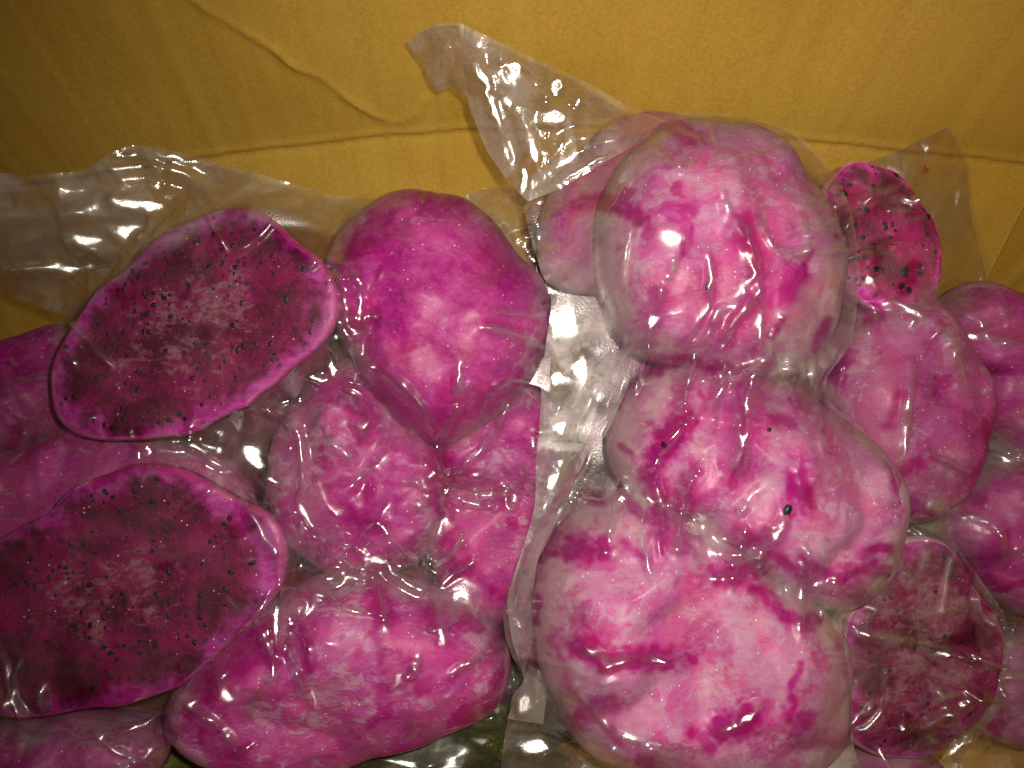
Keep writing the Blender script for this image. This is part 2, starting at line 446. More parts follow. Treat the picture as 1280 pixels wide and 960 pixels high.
# ------------------------------------------------------------------ fruit
class Fruit:
    def __init__(s, key, pts, w0, c, kind='dome', tilt=(0, 0), back=0.012, p=2.5, q=2.0, lump=0.0028, **kw):
        s.key, s.w0, s.c, s.kind, s.tilt, s.back, s.p, s.q, s.lump, s.kw = key, w0, c, kind, tilt, back, p, q, lump, kw
        P_ = np.array([uvw(x, y, w0)[:2] for x, y in pts])
        mid = (P_.max(0) + P_.min(0)) / 2; P_ = mid + (P_ - mid) * kw.get('grow', 1.0)
        s.cu, s.cv = (P_.max(0) + P_.min(0)) / 2
        th = np.arctan2(P_[:, 1] - s.cv, P_[:, 0] - s.cu); r = np.hypot(P_[:, 0] - s.cu, P_[:, 1] - s.cv)
        i = np.argsort(th); th, r = th[i], r[i]
        tt = np.linspace(-np.pi, np.pi, 361)[:-1]
        rr = np.interp(tt, np.r_[th - 2 * np.pi, th, th + 2 * np.pi], np.r_[r, r, r])
        ker = np.exp(-(np.arange(-25, 26) / 7.0) ** 2); ker /= ker.sum()
        s.rr = np.convolve(np.r_[rr[-25:], rr, rr[:25]], ker, 'valid')
        h_ = hash_key(key)
        s.rr *= 1 + sum(a_ * np.sin(tt * n_ + (h_ >> n_) % 63 / 10.0) for n_, a_ in ((3, 0.012), (4, 0.014), (5, 0.015), (7, 0.012), (9, 0.008), (13, 0.006), (19, 0.003)))
        s.seed = int(abs(hash_key(key))) % 1000
        s.rmax = s.rr.max()
    def rad(s, th):
        return np.interp(th, np.linspace(-np.pi, np.pi, 361), np.r_[s.rr, s.rr[0]])
    def surf(s, u, v, rho):
        """front surface height"""
        du, dv = u - s.cu, v - s.cv
        prof = np.clip(1 - np.clip(rho, 0, 1) ** s.p, 0, 1) ** (1 / s.q)
        n = (2.0 * fbm(u * 30, v * 30, s.seed, 2) + 0.55 * fbm(u * 75, v * 75, s.seed + 3, 2) + 0.18 * fbm(u * 190, v * 190, s.seed + 5, 2) + 1.6 * facet(u * 36, v * 36, s.seed + 8)) * s.lump * prof
        return s.w0 + s.tilt[0] * du + s.tilt[1] * dv + s.c * prof + n
    def height(s, U, V):
        du, dv = U - s.cu, V - s.cv
        r = np.hypot(du, dv)
        out = np.full(U.shape, -1.0)
        m = r < s.rmax
        th = np.arctan2(dv[m], du[m])
        rho = r[m] / s.rad(th)
        h = s.surf(U[m], V[m], rho)
        out[m] = np.where(rho <= 1, h, -1.0)
        return out
    def build(s):
        nth, nr = 144, 44
        th = np.linspace(-np.pi, np.pi, nth, endpoint=False)
        R = s.rad(th)
        def ring(rho, w=None):
            u = s.cu + rho * R * np.cos(th); v = s.cv + rho * R * np.sin(th)
            if w is None:
                w_ = s.surf(u, v, np.full(nth, rho))
            else:
                w_ = w + s.tilt[0] * (u - s.cu) + s.tilt[1] * (v - s.cv) + s.w0
            return to_world(u, v, w_)
        if s.kind == 'dome':
            front = np.sin(np.linspace(0.02, np.pi / 2, nr))
        else:
            front = np.r_[np.linspace(0.02, 0.9, 26), 1 - 0.1 * (1 - np.linspace(0, 1, 18)[1:]) ** 1.8]
        fr = [ring(r) for r in front]
        if s.kind == 'dome':
            bk = [ring(0.985, -s.back * 0.4), ring(0.93, -s.back * 0.8), ring(0.8, -s.back), ring(0.4, -s.back), ring(0.02, -s.back)]
        else:
            a = np.linspace(0, np.pi / 2, 14)[1:]
            bk = [ring(max(0.02, math.cos(x)), -s.back * math.sin(x)) for x in a]
        cut_n = int(np.searchsorted(front, 0.965)) if s.kind == 'cut' else 0
        def strip(rings, cap0, cap1):
            V = np.vstack(rings); n = len(rings)
            f = []
            for i in range(n - 1):
                a0 = i * nth + np.arange(nth); a1 = i * nth + (np.arange(nth) + 1) % nth
                f.append(np.stack([a0, a0 + nth, a1 + nth, a1], -1))
            f = [tuple(x) for x in np.vstack(f)]
            if cap0: f.append(tuple(range(nth)))
            if cap1: f.append(tuple((n - 1) * nth + np.arange(nth)[::-1]))
            return V, f
        origin = to_world(np.array(s.cu), np.array(s.cv), np.array(s.w0))
        body = (fr + bk) if not cut_n else fr[cut_n - 1:] + bk
        V, f = strip(body, not cut_n, True)
        rb = np.r_[front[max(cut_n - 1, 0):], np.full(len(bk), 1.0)]
        o = link('dragon_fruit_half', V, f, s.kw['mat'], None, {'rho': np.repeat(rb, nth)}, origin=origin)
        if cut_n:
            V, f = strip(fr[:cut_n], True, False)
            rho = np.repeat(front[:cut_n], nth)
            c = link('cut_face', V, f, s.kw['cmat'], o, {'rho': rho}, origin=origin)
            s.scatter(c, s.kw.get('seeds', 100))
        for (px, py, r) in s.kw.get('stray', ()):
            s.stray(o, px, py, r)
        return o
    def _seed(s, u, v, r, el, an, sink=0.45):
        du, dv = u - s.cu, v - s.cv
        rho = math.hypot(du, dv) / float(s.rad(math.atan2(dv, du)))
        w = float(s.surf(np.array(u), np.array(v), np.array(rho)))
        vs = []
        for lat in (-1, 0, 1):
            for k in range(6):
                a = k * math.pi / 3 + lat * 0.3
                rr = r * (1.0 if lat == 0 else 0.55)
                x, y = rr * math.cos(a) * el, rr * math.sin(a)
                vs.append((u + x * math.cos(an) - y * math.sin(an), v + x * math.sin(an) + y * math.cos(an), w + lat * r * sink))
        vs = np.array(vs)
        f = [tuple(range(5, -1, -1)), tuple(range(12, 18))]
        for l in range(2):
            for k in range(6):
                f.append((l * 6 + k, l * 6 + (k + 1) % 6, (l + 1) * 6 + (k + 1) % 6, (l + 1) * 6 + k))
        return vs, f
    def scatter(s, parent, n):
        rg = np.random.default_rng(s.seed + 1)
        V, F_, T = [], [], []; tries = 0; pts = []
        while len(pts) < n and tries < 6000:
            tries += 1
            th = rg.uniform(-np.pi, np.pi); rho = 0.90 * math.sqrt(rg.uniform(0.0, 1))
            r = rho * float(s.rad(th)); u = s.cu + r * math.cos(th); v = s.cv + r * math.sin(th)
            if vnoise(np.array(u * 70.), np.array(v * 70.), s.seed) < rg.uniform(-1.1, 0.5): continue
            if any((u - a) ** 2 + (v - b) ** 2 < 0.0017 ** 2 for a, b in pts): continue
            pts.append((u, v))
            rad = (0.00040 + 0.00066 * rg.uniform(0, 1) ** 1.4) * s.kw.get('sr', 1.0)
            vs, f = s._seed(u, v, rad, rg.uniform(1.0, 1.8), rg.uniform(0, 3.14), rg.uniform(0.08, 0.25))
            b = len(V) * 18
            V.append(vs); F_ += [tuple(b + i for i in q) for q in f]
            T += [rg.uniform(0, 1) ** 1.5] * 18
        V = np.vstack(V)
        o = link('seeds', to_world(V[:, 0], V[:, 1], V[:, 2]), F_, SEED, parent, {'tone': T}, smooth=True)
        o['kind'] = 'stuff'
    def stray(s, parent, px, py, r):
        w = s.w0 + s.c * 0.6
        for _ in range(5):
            u, v, _w = uvw(px, py, w)
            du, dv = u - s.cu, v - s.cv
            rho = min(0.99, math.hypot(du, dv) / float(s.rad(math.atan2(dv, du))))
            w = float(s.surf(np.array(u), np.array(v), np.array(rho)))
        vs, f = s._seed(u, v, r, 1.35, (px * 7) % 3, 0.45)
        link('seed', to_world(vs[:, 0], vs[:, 1], vs[:, 2]), f, SEED, parent, {'tone': [0.05] * len(vs)})

def hash_key(k):
    h = 5381
    for ch in k: h = (h * 33 + ord(ch)) & 0xffffff
    return h

FR = {}
def fruit(key, pts, w0, c, label, group, kind='dome', rimk=0.6, pale=0.22, frost=0.5, tone=0.5, dim=1.0, ang=0.3, streak=1.0, cfrost=0.4, dull=0.0, **kw):
    sd = hash_key(key) % 97 / 10.0
    kw['mat'] = flesh_mat('frozen flesh ' + label[:24], frost, tone, sd, dim, streak, ang, rimk, pale)
    if kind == 'cut':
        kw['cmat'] = cut_mat('cut face ' + label[:24], cfrost, sd, dim, ang, dull)
        kw.setdefault('p', 26.0); kw.setdefault('q', 2.0)
    f = Fruit(key, pts, w0, c, kind, **kw)
    o = f.build()
    tag(o, label, 'fruit', group)
    FR[key] = f
    return f

GL = 'frozen fruit in the left bag'
GR = 'frozen fruit in the front right bag'
GB = 'frozen fruit in the bags behind on the right'
fruit('A', [(52, 490), (62, 445), (100, 385), (150, 335), (210, 290), (270, 268), (320, 262), (355, 272), (380, 300), (410, 335), (425, 365), (422, 400), (405, 430), (370, 462), (330, 492), (290, 518), (245, 538), (200, 550), (160, 552), (110, 545), (70, 525)],
      0.006, 0.0024, 'seedy cut dragon fruit half lying face up, upper left beside the flap', GL, 'cut', rimk=0.1, frost=0.32, cfrost=0.50, seeds=165, back=0.030, tilt=(0.10, -0.05), ang=-0.5, lump=0.0005)
fruit('B', [(-20, 700), (60, 640), (110, 605), (160, 588), (215, 583), (265, 592), (310, 615), (340, 640), (358, 668), (355, 715), (335, 750), (310, 785), (270, 820), (235, 850), (200, 870), (150, 880), (95, 890), (40, 900), (-30, 885), (-70, 800)],
      0.010, 0.0024, 'seedy dark crimson cut half lying face up at the lower left edge', GL, 'cut', rimk=0.1, frost=0.32, cfrost=0.38, seeds=140, back=0.030, dim=0.92, tilt=(0.02, 0.04), ang=-0.5, lump=0.0006)
fruit('G', [(-60, 640), (-20, 590), (50, 558), (110, 545), (190, 552), (255, 572), (290, 600), (300, 660), (200, 700), (60, 720), (-50, 700)],
      -0.030, 0.026, 'magenta rounded piece wedged between the two cut halves on the left', GL, p=3.2, grow=1.10, rimk=0.4, frost=0.34, tone=0.35, ang=-0.3)
fruit('H', [(-70, 470), (-20, 470), (40, 418), (85, 402), (110, 450), (120, 520), (60, 560), (-10, 570), (-70, 560)],
      -0.040, 0.016, 'dark half peeking out at the left edge behind the upper cut half', GL, rimk=0.4, frost=0.2, tone=0.2, dim=0.75)
fruit('C', [(412, 330), (425, 295), (445, 270), (490, 251), (530, 247), (580, 260), (620, 285), (655, 325), (680, 370), (687, 410), (675, 450), (655, 482), (626, 514), (596, 538), (556, 556), (514, 538), (474, 492), (445, 445), (424, 400)],
      -0.020, 0.034, 'vivid magenta rounded half at the top middle, right of the seedy cut half', GL, rimk=0.4, frost=0.30, tone=0.40, ang=0.9, streak=0.4, grow=1.03, lump=0.0032)
fruit('D', [(352, 600), (362, 548), (385, 502), (415, 475), (455, 463), (500, 492), (530, 535), (550, 585), (552, 630), (537, 662), (505, 692), (470, 708), (430, 708), (393, 682), (364, 645)],
      -0.034, 0.030, 'frosty creased piece in the middle of the left bag', GL, rimk=0.4, frost=0.50, tone=0.45, ang=0.8, grow=1.15, p=3.4, lump=0.0042)
fruit('E', [(538, 570), (562, 535), (600, 505), (650, 480), (685, 482), (700, 520), (702, 580), (690, 610), (640, 618), (575, 612)],
      -0.032, 0.022, 'small frosted wedge under the vivid magenta rounded half', GL, rimk=0.4, frost=0.50, tone=0.6, p=3.4)
fruit('E2', [(532, 625), (560, 598), (630, 592), (680, 600), (694, 650), (684, 710), (655, 760), (615, 785), (565, 762), (540, 700)],
      -0.036, 0.023, 'pink piece against the film seam, right of the creased piece', GL, rimk=0.4, frost=0.44, tone=0.6, p=3.4)
fruit('F', [(235, 850), (262, 808), (310, 768), (366, 740), (430, 723), (500, 722), (560, 742), (600, 765), (618, 800), (622, 850), (612, 885), (560, 902), (480, 927), (400, 946), (320, 945), (262, 930), (220, 905)],
      -0.022, 0.030, 'long pink rounded half at the bottom edge of the left bag', GL, rimk=0.4, frost=0.42, tone=0.5, ang=0.1, p=4.2, grow=1.05, lump=0.0020)
fruit('I', [(-60, 930), (0, 895), (60, 903), (130, 893), (185, 898), (216, 922), (196, 958), (150, 1010), (0, 1020), (-60, 990)],
      -0.026, 0.022, 'dark magenta piece cropped at the bottom left corner', GL, rimk=0.4, frost=0.42, tone=0.3, dim=0.8)

fruit('N', [(1032, 235), (1060, 213), (1100, 218), (1140, 250), (1163, 300), (1166, 350), (1146, 386), (1110, 388), (1070, 370), (1045, 325), (1032, 275)],
      -0.026, 0.006, 'small seedy cut piece behind the big ball, under the right flap', GB, 'cut', frost=0.6, cfrost=0.22, seeds=46, sr=1.5, back=0.02, p=9.0, dim=1.9, grow=1.10, lump=0.0005, tilt=(-0.06, -0.04))
fruit('O', [(1035, 470), (1045, 425), (1066, 400), (1110, 384), (1160, 393), (1196, 430), (1217, 480), (1217, 550), (1197, 602), (1150, 642), (1105, 625), (1065, 575), (1038, 520)],
      -0.034, 0.026, 'dull pink rounded half right of the big front ball', GB, pale=0.5, p=3.2, grow=1.10, frost=0.40, tone=0.45, dim=0.85, ang=1.1)
fruit('P', [(1045, 800), (1066, 740), (1100, 690), (1140, 668), (1176, 680), (1216, 725), (1247, 770), (1257, 820), (1247, 872), (1202, 922), (1150, 946), (1090, 946), (1058, 920), (1042, 860)],
      -0.022, 0.006, 'brownish frosted cut half face up at the lower right', GB, 'cut', frost=0.7, cfrost=0.50, dull=0.6, seeds=46, back=0.025, p=8.0, dim=1.05, lump=0.0008, tilt=(-0.10, 0.02))
fruit('S', [(1040, 975), (1070, 948), (1110, 936), (1160, 942), (1180, 965), (1160, 1010), (1050, 1015)],
      -0.036, 0.016, 'sliver of pink fruit at the bottom edge, below the brownish cut half', GB, frost=0.5, tone=0.6)
GE = 'frozen fruit in the bag at the right edge'
fruit('Q', [(1158, 392), (1185, 372), (1225, 362), (1252, 372), (1285, 412), (1330, 450), (1330, 545), (1272, 572), (1225, 540), (1205, 470)],
      -0.050, 0.030, 'crimson rounded piece at the right edge below the flap', GE, grow=1.08, p=3.0, frost=0.26, tone=0.35, dim=0.85)
fruit('R', [(1165, 655), (1190, 612), (1232, 584), (1290, 568), (1340, 580), (1345, 700), (1280, 755), (1232, 740), (1195, 695)],
      -0.050, 0.030, 'magenta rounded piece cropped by the right edge, halfway down', GE, grow=1.10, p=3.0, frost=0.20, tone=0.35, dim=0.85)
fruit('U', [(1200, 840), (1240, 800), (1300, 790), (1340, 850), (1310, 920), (1240, 925), (1205, 890)],
      -0.062, 0.014, 'pale frosted lump in the lower right corner of the picture', GE, frost=0.95, tone=0.6, dim=0.75)

fruit('M', [(670, 300), (690, 238), (728, 190), (770, 152), (830, 145), (892, 158), (915, 250), (820, 345), (720, 368), (680, 348)],
      -0.022, 0.018, 'magenta half behind the twisted flap, left of the big ball', GR, rimk=1.0, pale=0.85, frost=0.45, tone=0.35, ang=0.7)
fruit('J', [(745, 262), (765, 207), (800, 177), (850, 162), (910, 166), (970, 186), (1015, 226), (1045, 282), (1056, 350), (1046, 420), (1010, 462), (950, 482), (880, 474), (810, 455), (765, 412), (744, 362), (738, 310)],
      -0.004, 0.044, 'big frosty pink ball at the top of the front right bag', GR, rimk=1.0, pale=0.85, frost=0.62, tone=0.8, ang=0.15, streak=0.9, tilt=(-0.20, 0.03), grow=0.99, stray=[(884, 358, 0.0011)])
fruit('K', [(768, 530), (785, 478), (820, 452), (880, 452), (960, 480), (1020, 502), (1070, 542), (1105, 592), (1119, 640), (1112, 700), (1082, 742), (1030, 756), (980, 738), (920, 692), (850, 642), (792, 622), (766, 582)],
      -0.006, 0.032, 'frosty magenta half with a black seed, middle of the front right bag', GR, rimk=1.0, pale=0.85, p=3.0, grow=1.03, streak=0.3, frost=0.62, tone=0.5, ang=-0.5, stray=[(985, 637, 0.0017), (830, 556, 0.0010), (961, 538, 0.0008)])
fruit('L', [(672, 770), (680, 700), (702, 650), (740, 617), (800, 616), (870, 646), (940, 692), (1002, 742), (1042, 792), (1054, 860), (1046, 922), (1000, 962), (900, 968), (800, 957), (732, 922), (690, 862)],
      -0.002, 0.036, 'largest pale pink rounded half at the bottom of the front right bag', GR, rimk=1.0, pale=0.85, p=3.2, grow=1.02, frost=0.68, tone=0.9, streak=0.25, ang=-0.4)

def plain_dome(name, key, pts, w0, c, mat, label, cat, group=None):
    f = Fruit(key, pts, w0, c, 'dome', mat=mat)
    o = f.build(); o.name = name; tag(o, label, cat, group); FR[key] = f
plain_dome('green_fruit', 'T', [(330, 1000), (390, 955), (470, 925), (560, 870), (620, 800), (680, 790), (710, 860), (700, 990), (600, 1060), (420, 1060)], -0.060, 0.022,
           green_mat('dark green frozen skin', (0.010, 0.016, 0.003), (0.055, 0.068, 0.012)), 'dark green frosted lump below the long pink half at the bottom', 'fruit')
plain_dome('green_fruit', 'T2', [(176, 985), (190, 945), (214, 928), (240, 942), (262, 985), (220, 1010)], -0.052, 0.016,
           green_mat('bright green skin', (0.09, 0.16, 0.012), (0.17, 0.25, 0.03)), 'small bright green lump peeking out at the bottom left', 'fruit')

# ------------------------------------------------------------------ plastic bags
HS = 0.00055
U0, U1, V0, V1 = -0.245, 0.245, -0.185, 0.175
gu = np.arange(U0, U1, HS); gv = np.arange(V0, V1, HS)
UU, VV = np.meshgrid(gu, gv)
HPREV = np.full(UU.shape, -1.0)

def inside(px, py, poly):
    r = np.zeros(px.shape, bool)
    n = len(poly)
    for i in range(n):
        x0, y0 = poly[i]; x1, y1 = poly[(i + 1) % n]
        if y0 == y1: continue
        c = ((y0 > py) != (y1 > py)) & (px < (x1 - x0) * (py - y0) / (y1 - y0) + x0)
        r ^= c
    return r

def smooth_poly(poly, n=6):
    """Catmull-Rom through the traced outline"""
    P_ = np.array(poly, float); out = []
    N = len(P_)
    for i in range(N):
        a, b, c, d = P_[i - 1], P_[i], P_[(i + 1) % N], P_[(i + 2) % N]
        for k in range(n):
            t = k / n
            q = 0.5 * (2 * b + (c - a) * t + (2 * a - 5 * b + 4 * c - d) * t * t + (3 * b - a - 3 * c + d) * t ** 3)
            out.append(tuple(b + (c - b) * t) * 1 if False else tuple(0.6 * q + 0.4 * (b + (c - b) * t)))
    return out

def relax(LB, k):
    """tight sheet over an obstacle: projected relaxation, coarse to fine"""
    H = None
    for lv, it in ((8, 500), (4, 220), (2, 120), (1, 60)):
        lb = LB[::lv, ::lv]
        if H is None: H = lb.copy()
        else:
            H = np.repeat(np.repeat(H, 2, 0), 2, 1)[:lb.shape[0], :lb.shape[1]]
            ph, pw = lb.shape[0] - H.shape[0], lb.shape[1] - H.shape[1]
            if ph > 0 or pw > 0: H = np.pad(H, ((0, max(ph, 0)), (0, max(pw, 0))), 'edge')
            H = np.maximum(H, lb)
        load = k * (HS * lv) ** 2 / 4
        for _ in range(it):
            p = np.pad(H, 1, 'edge')
            H = np.maximum(lb, 0.25 * (p[:-2, 1:-1] + p[2:, 1:-1] + p[1:-1, :-2] + p[1:-1, 2:]) - load)
    return H

def blur(a, n):
    for _ in range(n):
        p = np.pad(a, 1, 'edge')
        a = 0.2 * (p[:-2, 1:-1] + p[2:, 1:-1] + p[1:-1, :-2] + p[1:-1, 2:] + p[1:-1, 1:-1])
    return a

def wrinkle(PX, PY, H, J, pts, wd, ht, jc, G=None, C=None):
    pts_ = pts
    x0 = min(p[0] for p in pts_) - 4 * wd; x1 = max(p[0] for p in pts_) + 4 * wd
    y0 = min(p[1] for p in pts_) - 4 * wd; y1 = max(p[1] for p in pts_) + 4 * wd
    m = (PX > x0) & (PX < x1) & (PY > y0) & (PY < y1)
    if not m.any(): return
    x, y = PX[m], PY[m]
    jit = 1.6
    d, f, sd = seg_dist(x + jit * vnoise(x / 17, y / 17, 3), y + jit * vnoise(x / 17, y / 17, 4), pts_)
    env = np.clip(np.minimum(f, 1 - f) * 5 + 0.12, 0, 1)
    env = env * (0.75 + 0.35 * vnoise(f * 6 + pts_[0][0], f * 0, 8))
    # sharp crest, one flank steeper than the other, shallow trough along its foot
    ws = np.where(sd > 0, wd * 0.7, wd * 1.35)
    wd = wd * 1.6; ws = ws * 1.6
    prof = np.exp(-np.abs(d / ws) ** 2) - 0.30 * np.exp(-((d - 2.1 * wd) / (0.9 * wd)) ** 2)
    H[m] += ht * 0.001 * env * prof
    if G is not None:
        G[m] = np.maximum(G[m], min(1.0, 0.5 * ht) * env * np.exp(-np.abs(d / (0.75 * wd)) ** 2))
    if C is not None:
        C[m] = np.maximum(C[m], min(1.0, 0.45 * ht) * env * np.exp(-np.abs(d / (0.8 * wd)) ** 2))
    if jc > 0:
        J[m] = np.maximum(J[m], jc * np.clip(1.25 * np.exp(-((d - 0.6 * wd) / (1.6 * wd)) ** 2) * np.clip(env + 0.3, 0, 1) + 0.35 * vnoise(x / 6, y / 6, 2) - 0.1, 0, 1))

FLASH_UVW = (0.016, 0.012, D)
def glare_facets(U, V, H, PX, PY, CR, spots):
    """small facets of film tilted to mirror the flash, so glare lands on chosen spots"""
    for px, py, rx, ry, an in spots:
        q0 = (PX - px) ** 2 + (PY - py) ** 2
        i = np.unravel_index(np.argmin(q0), q0.shape)
        if q0[i] > 100: continue
        u0, v0, h0 = U[i], V[i], H[i]
        tc = np.array([-u0, -v0, D - h0]); tf = np.array([FLASH_UVW[0] - u0, FLASH_UVW[1] - v0, D - h0])
        n = tc / np.linalg.norm(tc) + tf / np.linalg.norm(tf)
        su, sv = -n[0] / n[2], -n[1] / n[2]
        a = math.radians(an)
        x = (PX - px) + 3 * vnoise(PX / 9, PY / 9, int(px) % 50); y = (PY - py) + 3 * vnoise(PX / 9, PY / 9, int(py) % 50 + 60)
        xr, yr = x * math.cos(a) + y * math.sin(a), -x * math.sin(a) + y * math.cos(a)
        q = (xr / (rx * 1.25)) ** 2 + (yr / (ry * 1.25)) ** 2
        m = np.exp(-q ** 2)
        plane = h0 + 0.0004 + su * (U - u0) + sv * (V - v0) + 0.0004 * fbm(U * 120, V * 120, int(px), 2)
        H[:] = H * (1 - m) + plane * m
        CR[:] = np.maximum(CR, 0.7 * m)  # placed glare: the facet also gets extra gloss
    return H

def blotf(u, v, seed):
    x = u * 60; y = v * 60
    x = x + 0.8 * vnoise(x, y, seed + 71); y = y + 0.8 * vnoise(x, y, seed + 72)
    return 0.5 + 0.75 * fbm(x, y, seed + 70, 5, 0.6) + 0.10 * vnoise(u * 1100, v * 1100, seed)

def bag(label, outline, base, fruits, k, mat, wr=(), blobs=(), nrand=60, seed=0, crump=1.0, group=None, milk=None, flat=(), lift=None, backmat=None, wet=0.30):
    global HPREV
    poly = smooth_poly(outline)
    uv = np.array([uvw(x, y, base)[:2] for x, y in poly])
    uv2 = np.array([uvw(x, y, 0.03)[:2] for x, y in poly])
    lo = np.minimum(uv.min(0), uv2.min(0)) - 0.004; hi = np.maximum(uv.max(0), uv2.max(0)) + 0.004
    i0, i1 = np.searchsorted(gu, [lo[0], hi[0]]); j0, j1 = np.searchsorted(gv, [lo[1], hi[1]])
    sl = (slice(j0, j1), slice(i0, i1))
    U, V = UU[sl], VV[sl]
    b = np.full(U.shape, base)
    if lift is not None: b = b + lift(U, V)
    prev = HPREV[sl]
    fh = np.full(U.shape, -1.0)
    for kf in fruits: fh = np.maximum(fh, FR[kf].height(U, V))
    allf = fh.copy()
    for kf, f in FR.items():                      # other bags' fruit that lie under this film
        pass
    LB = np.maximum(np.maximum(b, fh + 0.0005), prev + 0.0012)
    H = relax(LB, k)
    gap = np.clip((H - np.maximum(fh, -1) - 0.0006) / 0.003, 0, 1)
    PX, PY = proj(U, V, H)
    m_mm = lambda a: a
    loose = blur(gap, 6)
    H = H + crump * loose * (0.0034 * facet(U * 55, V * 55, seed) + 0.0009 * facet(U * 140, V * 140, seed + 40))
    H = H + (0.00003 + 0.00010 * loose) * facet(U * 330, V * 330, seed + 60)
    # juice gathers along the valleys where the film bridges from piece to piece
    vg = blur(gap[::4, ::4], 14); vg = np.repeat(np.repeat(vg, 4, 0), 4, 1)[:U.shape[0], :U.shape[1]]
    vg = blur(vg, 4)
    wx = U + 0.006 * fbm(U * 80, V * 80, seed + 81, 3); wy = V + 0.006 * fbm(U * 80, V * 80, seed + 82, 3)
    q_ = fbm(wx * 62, wy * 62, seed + 80, 4, 0.6) + wet * np.exp(-((vg - 0.30) / 0.20) ** 2) - 0.42
    J = 0.62 * np.clip(q_ * 6, 0, 1) * (1 - np.clip(loose * 1.2 - 0.2, 0, 1))
    GA = loose.copy(); CR = np.zeros(U.shape)
    if milk is not None:
        for mp_, mk_ in milk:
            ms_ = blur(inside(PX + 5 * vnoise(PX / 14, PY / 14, 5), PY + 5 * vnoise(PX / 14, PY / 14, 6), mp_).astype(float), 10)
            GA = GA + mk_ * ms_ * (1 + 0.5 * fbm(PX / 30, PY / 12, 19, 3)); J = J * (1 - ms_)
    gy, gx = np.gradient(blur(vg, 6))
    for q in wr:
        wrinkle(PX, PY, H, J, q[0], q[1], q[2] * 1.7, q[3] if len(q) > 3 else 0.0, GA, CR)
    rg = np.random.default_rng(seed + 100)
    ox = [p[0] for p in outline]; oy = [p[1] for p in outline]
    cj, ci = np.nonzero((vg > 0.10) & (vg < 0.85) & (PX > -10) & (PX < 1290) & (PY < 970))
    for n_ in range(nrand):
        # tension creases run from the valleys up on to the fruit
        if len(cj) == 0: break
        p_ = rg.integers(len(cj)); x, y = PX[cj[p_], ci[p_]], PY[cj[p_], ci[p_]]
        g_ = math.atan2(gy[cj[p_], ci[p_]], -gx[cj[p_], ci[p_]])
        if n_ % 4 == 0: a = rg.uniform(0, 6.28)
        else: a = g_ + rg.normal(0, 0.35)
        L = rg.uniform(14, 62); tw = rg.normal(0, 0.22)
        x -= L * math.cos(a) * 0.6; y -= L * math.sin(a) * 0.6
        pts = []
        for s_ in range(5):
            pts.append((x, y)); x += L * math.cos(a) * 0.5; y += L * math.sin(a) * 0.5; a += tw
        wrinkle(PX, PY, H, J, pts, rg.uniform(2.0, 4.6), 0.5 + 2.6 * rg.uniform(0, 1) ** 1.5, rg.uniform(0.2, 0.8) if rg.uniform() < 0.3 else 0.0, GA, CR)
    for pts, wd, st in blobs:
        x0 = min(p[0] for p in pts) - 3 * wd; x1 = max(p[0] for p in pts) + 3 * wd
        y0 = min(p[1] for p in pts) - 3 * wd; y1 = max(p[1] for p in pts) + 3 * wd
        m = (PX > x0) & (PX < x1) & (PY > y0) & (PY < y1)
        if not m.any(): continue
        x, y = PX[m], PY[m]
        wx = x + 7 * fbm(x / 22, y / 22, 31, 3); wy = y + 7 * fbm(x / 22, y / 22, 32, 3)
        d, f, _s = seg_dist(wx, wy, pts)
        J[m] = np.maximum(J[m], st * np.clip(1.25 * np.exp(-(d / (0.95 * wd)) ** 2) * (1 + 0.9 * fbm(x / 9, y / 9, 33, 3)), 0, 1))
    glare_facets(U, V, H, PX, PY, CR, flat)
    nearf = blur((fh > -0.9)[::4, ::4].astype(float), 6); nearf = np.repeat(np.repeat(nearf, 4, 0), 4, 1)[:U.shape[0], :U.shape[1]]
    J = J * np.clip(nearf * 2.5 - 0.2 + (0 if fruits else 1), 0, 1)
    H = np.maximum(blur(H, 1), np.maximum(fh + 0.0003, prev + 0.0005))
    PX, PY = proj(U, V, H)
    M = inside(PX, PY, poly)
    # cells whose four corners are inside, boundary vertices pulled to the traced outline
    cell = M[:-1, :-1] & M[1:, :-1] & M[:-1, 1:] & M[1:, 1:]
    used = np.zeros(M.shape, bool)
    used[:-1, :-1] |= cell; used[1:, :-1] |= cell; used[:-1, 1:] |= cell; used[1:, 1:] |= cell
    cc = np.pad(cell, 1)
    full = cc[:-1, :-1] & cc[1:, :-1] & cc[:-1, 1:] & cc[1:, 1:]
    edge = used & ~full
    Uo, Vo = U.copy(), V.copy()
    ex, ey = PX[edge], PY[edge]
    bx = ex.copy(); by = ey.copy(); bd = np.full(ex.shape, 1e9)
    for a, c in zip(poly, poly[1:] + poly[:1]):
        dx, dy = c[0] - a[0], c[1] - a[1]
        s_ = np.clip(((ex - a[0]) * dx + (ey - a[1]) * dy) / (dx * dx + dy * dy + 1e-9), 0, 1)
        qx, qy = a[0] + s_ * dx, a[1] + s_ * dy
        d_ = np.hypot(ex - qx, ey - qy); mm = d_ < bd
        bd = np.where(mm, d_, bd); bx = np.where(mm, qx, bx); by = np.where(mm, qy, by)
    near = bd < 5
    bx = np.where(near, bx, ex); by = np.where(near, by, ey)
    he = H[edge]
    Uo[edge] = (bx - 640) / F * (D - he); Vo[edge] = (480 - by) / F * (D - he)
    idx = -np.ones(M.shape, np.int64); idx[used] = np.arange(used.sum())
    jj, ii = np.nonzero(cell)
    faces = np.stack([idx[jj, ii], idx[jj, ii + 1], idx[jj + 1, ii + 1], idx[jj + 1, ii]], -1)
    pts3 = to_world(Uo[used], Vo[used], H[used])
    cu = pts3.mean(0); org = np.array([cu[0], cu[1], pts3[:, 2].min()])
    root = empty('vacuum_bag', org)
    tag(root, label, 'plastic bag', group)
